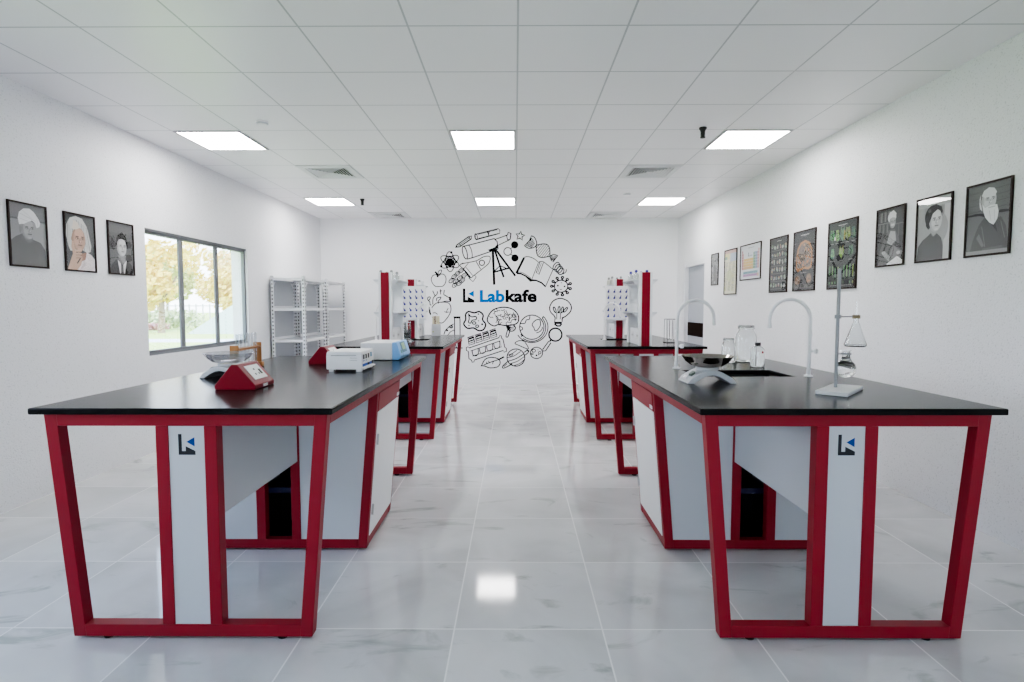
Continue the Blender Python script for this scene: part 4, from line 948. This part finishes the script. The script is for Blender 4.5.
d = Draw(cA); d.st([(110, 402), (132, 388), (158, 396), (170, 424), (164, 460), (142, 486), (114, 488), (84, 486), (60, 460), (52, 426), (66, 400), (92, 394)], 1, True, True).st([(104, 414), (96, 384), (82, 370)], 2.2).st([(106, 396), (112, 366), (134, 356), (130, 378), (106, 396)], 1, False, True).done('apple_drawing')
d = Draw(cC); d.st([(50, 112), (34, 130), (36, 180), (54, 200)], 1.1, False, True).st([(36, 150), (46, 190), (76, 236), (110, 256), (146, 254), (196, 190), (208, 140), (190, 100), (140, 92), (90, 100), (50, 140)], 1.1, False, True).st([(62, 110), (66, 60), (96, 28), (100, 4)], 1.1, False, True).st([(80, 40), (62, 0)], 1.1).st([(126, 30), (124, -12)], 1.1).st([(150, 30), (156, -6)], 1.1).st([(118, 4), (136, 0)], 1).st([(150, 30), (176, 46), (190, 54), (206, 54), (204, 86), (168, 84), (130, 94)], 1.2, False, True).st([(92, 84), (96, 60), (128, 52), (120, 70), (106, 84), (108, 104)], 1.1, False, True).st([(30, 80), (42, 60), (40, 50), (24, 54), (22, 72), (38, 90), (40, 120)], 1.1, False, True).st([(186, 140), (170, 170), (196, 172)], 1).st([(60, 180), (80, 176), (100, 190)], 1).st([(154, 168), (180, 176)], 1).disc(200, 68, 8, 14).done('heart_drawing')
d = Draw(cC); d.st([(228, 212), (284, 212)], 1.6).st([(232, 220), (280, 220)], 1).st([(236, 220), (236, 360), (280, 360), (280, 220)], 1.3).st([(150, 352), (164, 318), (200, 284), (228, 268)], 1.2, False, True).st([(182, 356), (204, 330), (232, 316)], 1).el(208, 290, 12, 10, 1.3).disc(208, 290, 5).disc(176, 320, 8).st([(214, 462), (300, 462)], 1.4).st([(284, 400), (296, 404)], 1.6).st([(260, 360), (262, 460)], 1.1).st([(232, 380), (250, 460)], 1).done('microscope_drawing')
d = Draw(cB)
sh = []
for i in range(10):
    a = -PI/2 + PI*i/5 + .15; r_ = 37 if i % 2 == 0 else 17; sh.append((202+r_*math.cos(a), 86+r_*math.sin(a)))
d.st(sh, 1.5, True).done('star_drawing')
d = Draw(cB); d.disc(158, 156, 29).disc(160, 261, 29).el(103, 209, 31, None, 1.1).st([(126, 188), (140, 176)], 1).st([(128, 230), (142, 242)], 1).done('molecule_drawing')
d = Draw(cB)
def lens(P0, P1, wd, n_):
    ax, ay = P0; bx, by_ = P1; L = math.hypot(bx-ax, by_-ay); ux, uy = (bx-ax)/L, (by_-ay)/L; nx, ny = -uy, ux
    up = [(ax+ux*L*t_+nx*wd*math.sin(PI*t_), ay+uy*L*t_+ny*wd*math.sin(PI*t_)) for t_ in [k/14 for k in range(15)]]
    dn = [(ax+ux*L*t_-nx*wd*math.sin(PI*t_), ay+uy*L*t_-ny*wd*math.sin(PI*t_)) for t_ in [k/14 for k in range(15)]]
    d.st(up, 1.2); d.st(dn, 1.2)
    for k in range(1, n_):
        t_ = k/n_; w_ = wd*math.sin(PI*t_)*.92; cx, cy = ax+ux*L*t_, ay+uy*L*t_
        d.st([(cx+nx*w_, cy+ny*w_), (cx-nx*w_, cy-ny*w_)], .75)
lens((330, 160), (440, 246), 58, 9)
d.st([(290, 84), (318, 100), (334, 140), (330, 160), (310, 178), (270, 184), (236, 164)], 1.2, False, True).st([(290, 84), (286, 112), (236, 164)], 1)
for k in range(6): d.st([(290+6*k, 92+10*k), (250+8*k, 166+3*k)], .9)
d.st([(440, 246), (470, 234), (502, 242)], 1.2, False, True).st([(440, 246), (450, 280), (464, 294), (502, 242)], 1.2)
for k in range(4): d.st([(452+12*k, 242), (452+5*k, 276+3*k)], .9)
d.done('dna_drawing')
d = Draw(cB); d.st([(234, 258), (172, 382)], 2.8).st([(234, 256), (262, 250), (304, 262), (346, 292)], 1, False, True).st([(352, 292), (384, 290), (426, 320), (462, 350)], 1, False, True).st([(350, 292), (296, 430)], .9).st([(466, 350), (404, 492)], 1).fill([(168, 376), (176, 390), (206, 392), (244, 410), (282, 450), (300, 446), (292, 428), (250, 400), (210, 380)]).fill([(282, 452), (300, 446), (330, 446), (370, 464), (404, 496), (408, 484), (374, 452), (330, 434), (296, 430)]).st([(362, 288), (330, 380), (346, 384), (352, 394), (388, 298)], 1).st([(372, 300), (344, 376)], .7).st([(176, 376), (210, 374), (250, 394), (290, 422)], .7, False, True).done('book_drawing')
d = Draw(cB)
for k in range(4): d.el(490+13*k, 326+14*k, 20, 34-2*k, 1.3, 35)
d.st([(540, 390), (566, 374), (572, 350)], 1.2, False, True).done('spring_drawing', 'inkgrey')
d = Draw(cB); d.el(530, 486, 54, 48, 1.4); d.disc(504, 482, 7).disc(558, 488, 7).st([(528, 460), (536, 458)], 1).st([(520, 512), (536, 514)], 1)
for k in range(11):
    a = 2*PI*k/11+.28; c_, s_ = math.cos(a), math.sin(a); d.st([(530+54*c_, 486+48*s_), (530+68*c_, 486+62*s_)], 2.2); d.el(530+76*c_, 486+70*s_, 9, 8, 1.6)
d.done('germ_drawing')
d = Draw(cD); d.st([(484, 230), (478, 205), (446, 170), (440, 130), (462, 88), (500, 66), (540, 64), (584, 84), (612, 124), (606, 168), (570, 204), (544, 220), (538, 240)], 1.4, False, True).st([(484, 212), (480, 250)], 1.2).st([(542, 212), (540, 250)], 1.2).fill([(474, 250), (540, 250), (536, 268), (478, 268)]).st([(478, 268), (500, 284), (522, 284), (536, 266)], 2.0).st([(496, 178), (496, 230)], 1).st([(528, 178), (524, 230)], 1)
for x, y, r_ in ((480, 154, -20), (514, 150, 5), (540, 154, 12), (566, 154, 40)): d.el(x, y, 8, 24, 1.3, r_)
d.st([(496, 178), (528, 178)], 1).done('light_bulb_drawing')
d = Draw(cC); d.st([(326, 190), (350, 168), (394, 178), (436, 168), (466, 196), (462, 234), (486, 270), (470, 312), (430, 322), (390, 300), (340, 302), (310, 268), (326, 232)], 1.9, True, True).st([(350, 188), (372, 210), (408, 208), (410, 232), (378, 238), (366, 260), (348, 254), (354, 226), (350, 188)], 1.4, True, True).el(394, 260, 14, 10, 1.3).el(418, 286, 12, 10, 1.3).disc(428, 188, 6).disc(458, 270, 8).disc(428, 242, 5).disc(352, 280, 6).done('amoeba_drawing')
d = Draw(cC); d.st([(500, 240), (508, 204), (540, 160), (590, 138), (650, 134), (706, 150), (744, 190), (752, 232), (738, 262), (700, 276), (640, 280), (590, 272), (556, 284), (520, 268)], 1.5, True, True)
rr = random.Random(5)
for k in range(38):
    a = rr.random()*2*PI; q = math.sqrt(rr.random())*.95; x, y = 626+110*q*math.cos(a), 210+62*q*math.sin(a); an = rr.random()*PI
    d.st([(x-16*math.cos(an), y-16*math.sin(an)), (x-5*math.sin(an), y+5*math.cos(an)), (x+4*math.sin(an)+8*math.cos(an), y+8*math.sin(an)-4*math.cos(an)), (x+18*math.cos(an), y+18*math.sin(an))], .85, False, True)
d.el(694, 300, 32, 26, 1.4).st([(680, 300), (720, 290)], 1).st([(676, 308), (716, 308)], 1).fill([(648, 282), (690, 288), (676, 316), (656, 306)]).st([(664, 310), (650, 364), (656, 374), (668, 366), (684, 310)], 1.3, False, True).done('brain_drawing')
d = Draw(cD); d.el(296, 294, 98, 98, 1.3).st([(206, 264), (240, 262), (252, 236), (276, 230), (280, 204)], 1.2, False, True).st([(200, 320), (220, 312), (218, 296), (200, 288)], 1.2, False, True).st([(304, 260), (330, 236), (358, 234), (366, 262), (362, 286), (340, 318), (322, 322), (312, 296), (300, 280)], 1.2, True, True).st([(332, 340), (360, 330), (378, 310), (380, 290)], 1.1, False, True).st(d.ellp(296, 296, 112, 112, 0, -42, 128), 1.2).st(d.ellp(296, 294, 130, 124, 0, -44, 150), 1.2).st([(380, 220), (392, 206)], 1.4).fill([(222, 398), (238, 400), (240, 412), (226, 410)]).st([(230, 404), (190, 404), (160, 424), (190, 440), (264, 470), (262, 446), (240, 414)], 1.1, False, True).st([(256, 470), (266, 490)], 1.1).st([(206, 352), (220, 364), (210, 372)], 1.4).done('globe_drawing')
d = Draw(cC)
tl, tr_, br, bl = (330, 460), (608, 364), (652, 486), (376, 578)
d.st([(330, 458), (344, 452), (352, 462), (594, 378), (598, 362), (612, 364), (616, 384), (626, 392), (640, 456), (652, 464), (654, 490), (634, 496), (628, 482), (394, 560), (392, 574), (376, 578), (370, 560), (350, 548), (346, 490), (330, 482)], 1.2, True).st([(366, 486), (604, 404), (614, 452), (380, 528)], 1, True)
for k in range(4):
    x, y = 402+58*k, 484-20*k; d.st([(x-26, y-2), (x-18, y+34), (x+4, y+42), (x+24, y+22), (x+22, y-20)], 1.1, False, True)
    x, y = 366+59*k, 398-19*k; d.st([(x-26, y-20), (x+22, y-36), (x+26, y-20), (x-22, y-4)], 1.2, True).st([(x-20, y-4), (x-14, y+42), (x+34, y+26), (x+24, y-18)], 1.2).st([(x-18, y+12), (x+28, y-4)], 1.6).st([(x-20, y-12), (x+22, y-26)], 1.2).st([(x-12, y+26), (x+30, y+12)], 1.0)
d.done('test_tube_rack_drawing')
d = Draw(cC); d.st([(452, 606), (480, 556), (530, 538), (590, 552), (602, 586), (580, 616), (520, 624), (480, 610), (452, 606)], 1.3, True, True).st([(470, 600), (530, 576), (590, 556), (632, 536)], 1.2, False, True).st([(516, 584), (506, 566)], 1).st([(548, 572), (540, 594)], 1).st([(494, 590), (492, 574)], 1).st([(598, 552), (634, 534)], 2).done('leaf_drawing')
d = Draw(cD); d.el(168, 540, 72, 70, 1.3).st([(100, 574), (64, 606), (60, 622), (76, 624), (140, 592)], 1.3, False, True).st([(234, 498), (258, 482), (272, 486), (262, 504), (238, 522)], 1.3, False, True).st([(96, 590), (70, 614)], 1.0).st([(104, 520), (140, 506), (176, 480)], 1.0, False, True).st([(98, 540), (150, 528), (206, 490)], 1, False, True).st([(104, 570), (170, 548), (234, 508)], 1.2, False, True).st([(120, 590), (180, 570), (238, 530)], 1.0, False, True).st([(150, 606), (200, 588), (236, 556)], 1, False, True).el(130, 520, 16, 6, .9, -20).done('planet_drawing')
d = Draw(cD); d.el(486, 354, 52, 52, 2.0).st([(448, 398), (440, 410)], 2.0).st([(432, 408), (450, 420), (408, 484), (390, 488), (384, 474)], 1.3, True).done('magnifier_drawing')
d = Draw(cD); d.el(334, 502, 49, 46, 1.2).el(312, 484, 14, 12, 1.0).el(360, 500, 10, 10, 1.0).disc(334, 522, 7).disc(304, 494, 5).disc(352, 516, 5).el(300, 510, 8, 6, .9).disc(346, 476, 4).done('moon_drawing')
# the name and its mark
def text(s, px, py, px1, h_px, mt, name):
    cu = bpy.data.curves.new('t', 'FONT'); cu.body = s; cu.size = 1; cu.offset = .036; cu.resolution_u = 6
    o = bpy.data.objects.new('t', cu); COL.objects.link(o); bpy.context.view_layer.update()
    me = bpy.data.meshes.new_from_object(o.evaluated_get(bpy.context.evaluated_depsgraph_get()))
    bpy.data.objects.remove(o)
    xs = [v.co.x for v in me.vertices]; x0, x1 = min(xs), max(xs); hs = max(v.co.y for v in me.vertices)
    kx = (WX(px1)-WX(px))/(x1-x0); kz = (WZ(py-h_px)-WZ(py))/hs
    for v in me.vertices: v.co = (WX(px)+(v.co.x-x0)*kx, -.003, WZ(py)+v.co.y*kz)
    me.name = name; me.materials.clear(); me.materials.append(M[mt])
    q = bpy.data.objects.new(name, me); COL.objects.link(q); q.parent = MU; return q
text('Lab', 479.9, 300.9, 504.6, 11.5, 'ink2', 'name_lettering')['label'] = 'blue lettering Lab'
text('kafe', 505.6, 300.9, 536.8, 12.0, 'ink', 'name_lettering')['label'] = 'black lettering kafe'
logo_shapes(MB(), WX(463), WZ(301.9), WX(474.3)-WX(463), -.003).build('name_mark', [M['ink'], M['ink2']], MU, smooth=0, recalc=False)

# ------------------------------------------------------------------ outside the window
GZ = -.3
tag(struct(MB().box(-140, XL-.21, -40, 160, GZ-.3, GZ).build('ground', M['lawn'], smooth=0)), 'sunlit pale green lawn outside the window')
tag(struct(MB().box(-90, -12, 26, 28.5, GZ, GZ+.02).build('path', M['path'], smooth=0)), 'pale path crossing the lawn')
def leaves(b, n_, c, r_, size, rg):
    for _ in range(n_):
        while True:
            p_ = Vector((rg.uniform(-1, 1), rg.uniform(-1, 1), rg.uniform(-1, 1)))
            if .35 < p_.length < 1: break
        p_ = Vector((c[0]+p_.x*r_[0], c[1]+p_.y*r_[1], c[2]+p_.z*r_[2])); a = Vector((rg.uniform(-1, 1), rg.uniform(-1, 1), rg.uniform(-1, 1))).normalized()
        t1 = a.orthogonal().normalized()*size*rg.uniform(.7, 1.5); t2 = a.cross(t1).normalized()*size*rg.uniform(.4, .9)
        b.add([p_-t1, p_-t2, p_+t1, p_+t2], [(0, 1, 2, 3)])
rg = random.Random(11)
trees = [(-22.5, 35.5, 6.0, 'leafy', 'yellow-leaved tree outside the window, nearest the left pane edge'), (-37, 58, 8.0, 'leafg', 'soft green tree far outside, seen through the left pane'), (-28.8, 58, 7.5, 'leafo', 'tall golden tree far outside the middle pane'),
         (-22.6, 45, 5.4, 'leafy', 'yellow tree outside at the right window pane'), (-37, 78, 11.0, 'leafg', 'pale green tree farthest behind the bluish roof outside'), (-48.5, 78, 11.0, 'leafy', 'broad yellow tree farthest outside, left pane'), (-38, 47, 6.5, 'leafo', 'low golden tree outside, left edge of the window view')]
for x, y, h_, m_, lab in trees:
    t_ = thing('garden_tree', lab, 'tree', (x, y, GZ), 0, 'trees in the garden outside')
    MB().tube([(0, 0, 0), (.1, 0, h_*.3), (0, .1, h_*.6)], [.22, .16, .08], 8).tube([(.1, 0, h_*.3), (h_*.18, 0, h_*.6)], [.1, .05], 6).tube([(.1, 0, h_*.35), (-h_*.18, 0, h_*.62)], [.1, .05], 6).build('trunk', M['bark'], t_)
    b = MB()
    for q in range(9): leaves(b, 190, (rg.uniform(-.26, .26)*h_, rg.uniform(-.2, .2)*h_, h_*(.36+.5*rg.random())), (h_*.22, h_*.22, h_*.17), .034*h_, rg)
    b.build('foliage', M[m_], t_, smooth=0, recalc=False)
b = MB()
for k in range(24): leaves(b, 60, (-33.5+k*.42, 41.5, GZ+.75), (.7, .6, .75), .18, rg)
tag(b.build('garden_hedge', M['hedge'], smooth=0, recalc=False), 'clipped soft green hedge across the lawn outside the window', 'hedge')
b = MB()
for k in range(14): leaves(b, 50, (-28.8+k*.3, 39.6, GZ+.25), (.4, .4, .25), .12, rg)
tag(b.build('flower_bed', M['flower'], smooth=0, recalc=False), 'low rosy flower bed on the lawn outside the left pane', 'flower bed')
tag(MB().prism([(-20.0, GZ), (-14.2, GZ), (-14.2, GZ+3.0), (-15.2, GZ+3.0)], 34, 42).build('garden_shelter', M['ramp'], smooth=0), 'pale bluish sloping shelter roof on the lawn outside', 'shelter')
b = MB()
for k in range(34): b.box(-34+k*.6, -33.92+k*.6, 49, 49.08, GZ, GZ+1.9)
b.box(-34, -13.6, 49.01, 49.06, GZ+1.7, GZ+1.78); b.box(-34, -13.6, 49.01, 49.06, GZ+.3, GZ+.38)
tag(b.build('railing', M['rail'], smooth=0), 'thin upright railing behind the hedge outside', 'railing')

# ------------------------------------------------------------------ light
w = bpy.data.worlds.new('sky'); scn.world = w; w.use_nodes = True
n = w.node_tree.nodes; l = w.node_tree.links; bg = n['Background']
tc = n.new('ShaderNodeTexCoord'); sp = n.new('ShaderNodeSeparateXYZ'); cr = n.new('ShaderNodeValToRGB')
l.new(tc.outputs['Generated'], sp.inputs[0]); l.new(sp.outputs['Z'], cr.inputs['Fac']); l.new(cr.outputs['Color'], bg.inputs['Color'])
e = cr.color_ramp.elements; e[0].position = 0; e[0].color = (.86, .92, 1, 1); e[1].position = .7; e[1].color = (.42, .62, 1, 1)
bg.inputs['Strength'].default_value = 6.5
sun = bpy.data.lights.new('sun', 'SUN'); sun.energy = 5.0; sun.angle = .05; sun.color = (1, .95, .86)
so = bpy.data.objects.new('sun', sun); COL.objects.link(so); so.rotation_euler = (math.radians(38), math.radians(28), 0)

# ------------------------------------------------------------------ camera
f_px, pt, yw, rl = 560.4167, .0612, -.0056, -.0004
F = Vector((math.sin(yw)*math.cos(pt), math.cos(yw)*math.cos(pt), -math.sin(pt)))
r0 = Vector((math.cos(yw), -math.sin(yw), 0)); u0 = r0.cross(F)
RT = r0*math.cos(rl) + u0*math.sin(rl); UP = u0*math.cos(rl) - r0*math.sin(rl)
cd = bpy.data.cameras.new('camera'); cd.sensor_width = 36; cd.lens = f_px*36/1024; cd.clip_end = 400
co = bpy.data.objects.new('camera', cd); COL.objects.link(co)
mm = Matrix((RT, UP, -F)).transposed().to_4x4(); mm.translation = (0, 0, 1.3603); co.matrix_world = mm
scn.camera = co
scn.view_settings.view_transform = 'AgX'
scn.view_settings.look = 'AgX - Medium High Contrast'
try:
    scn.cycles.max_bounces = 16; scn.cycles.diffuse_bounces = 8; scn.cycles.transparent_max_bounces = 24
except Exception: pass
scn.view_settings.exposure = 0.33
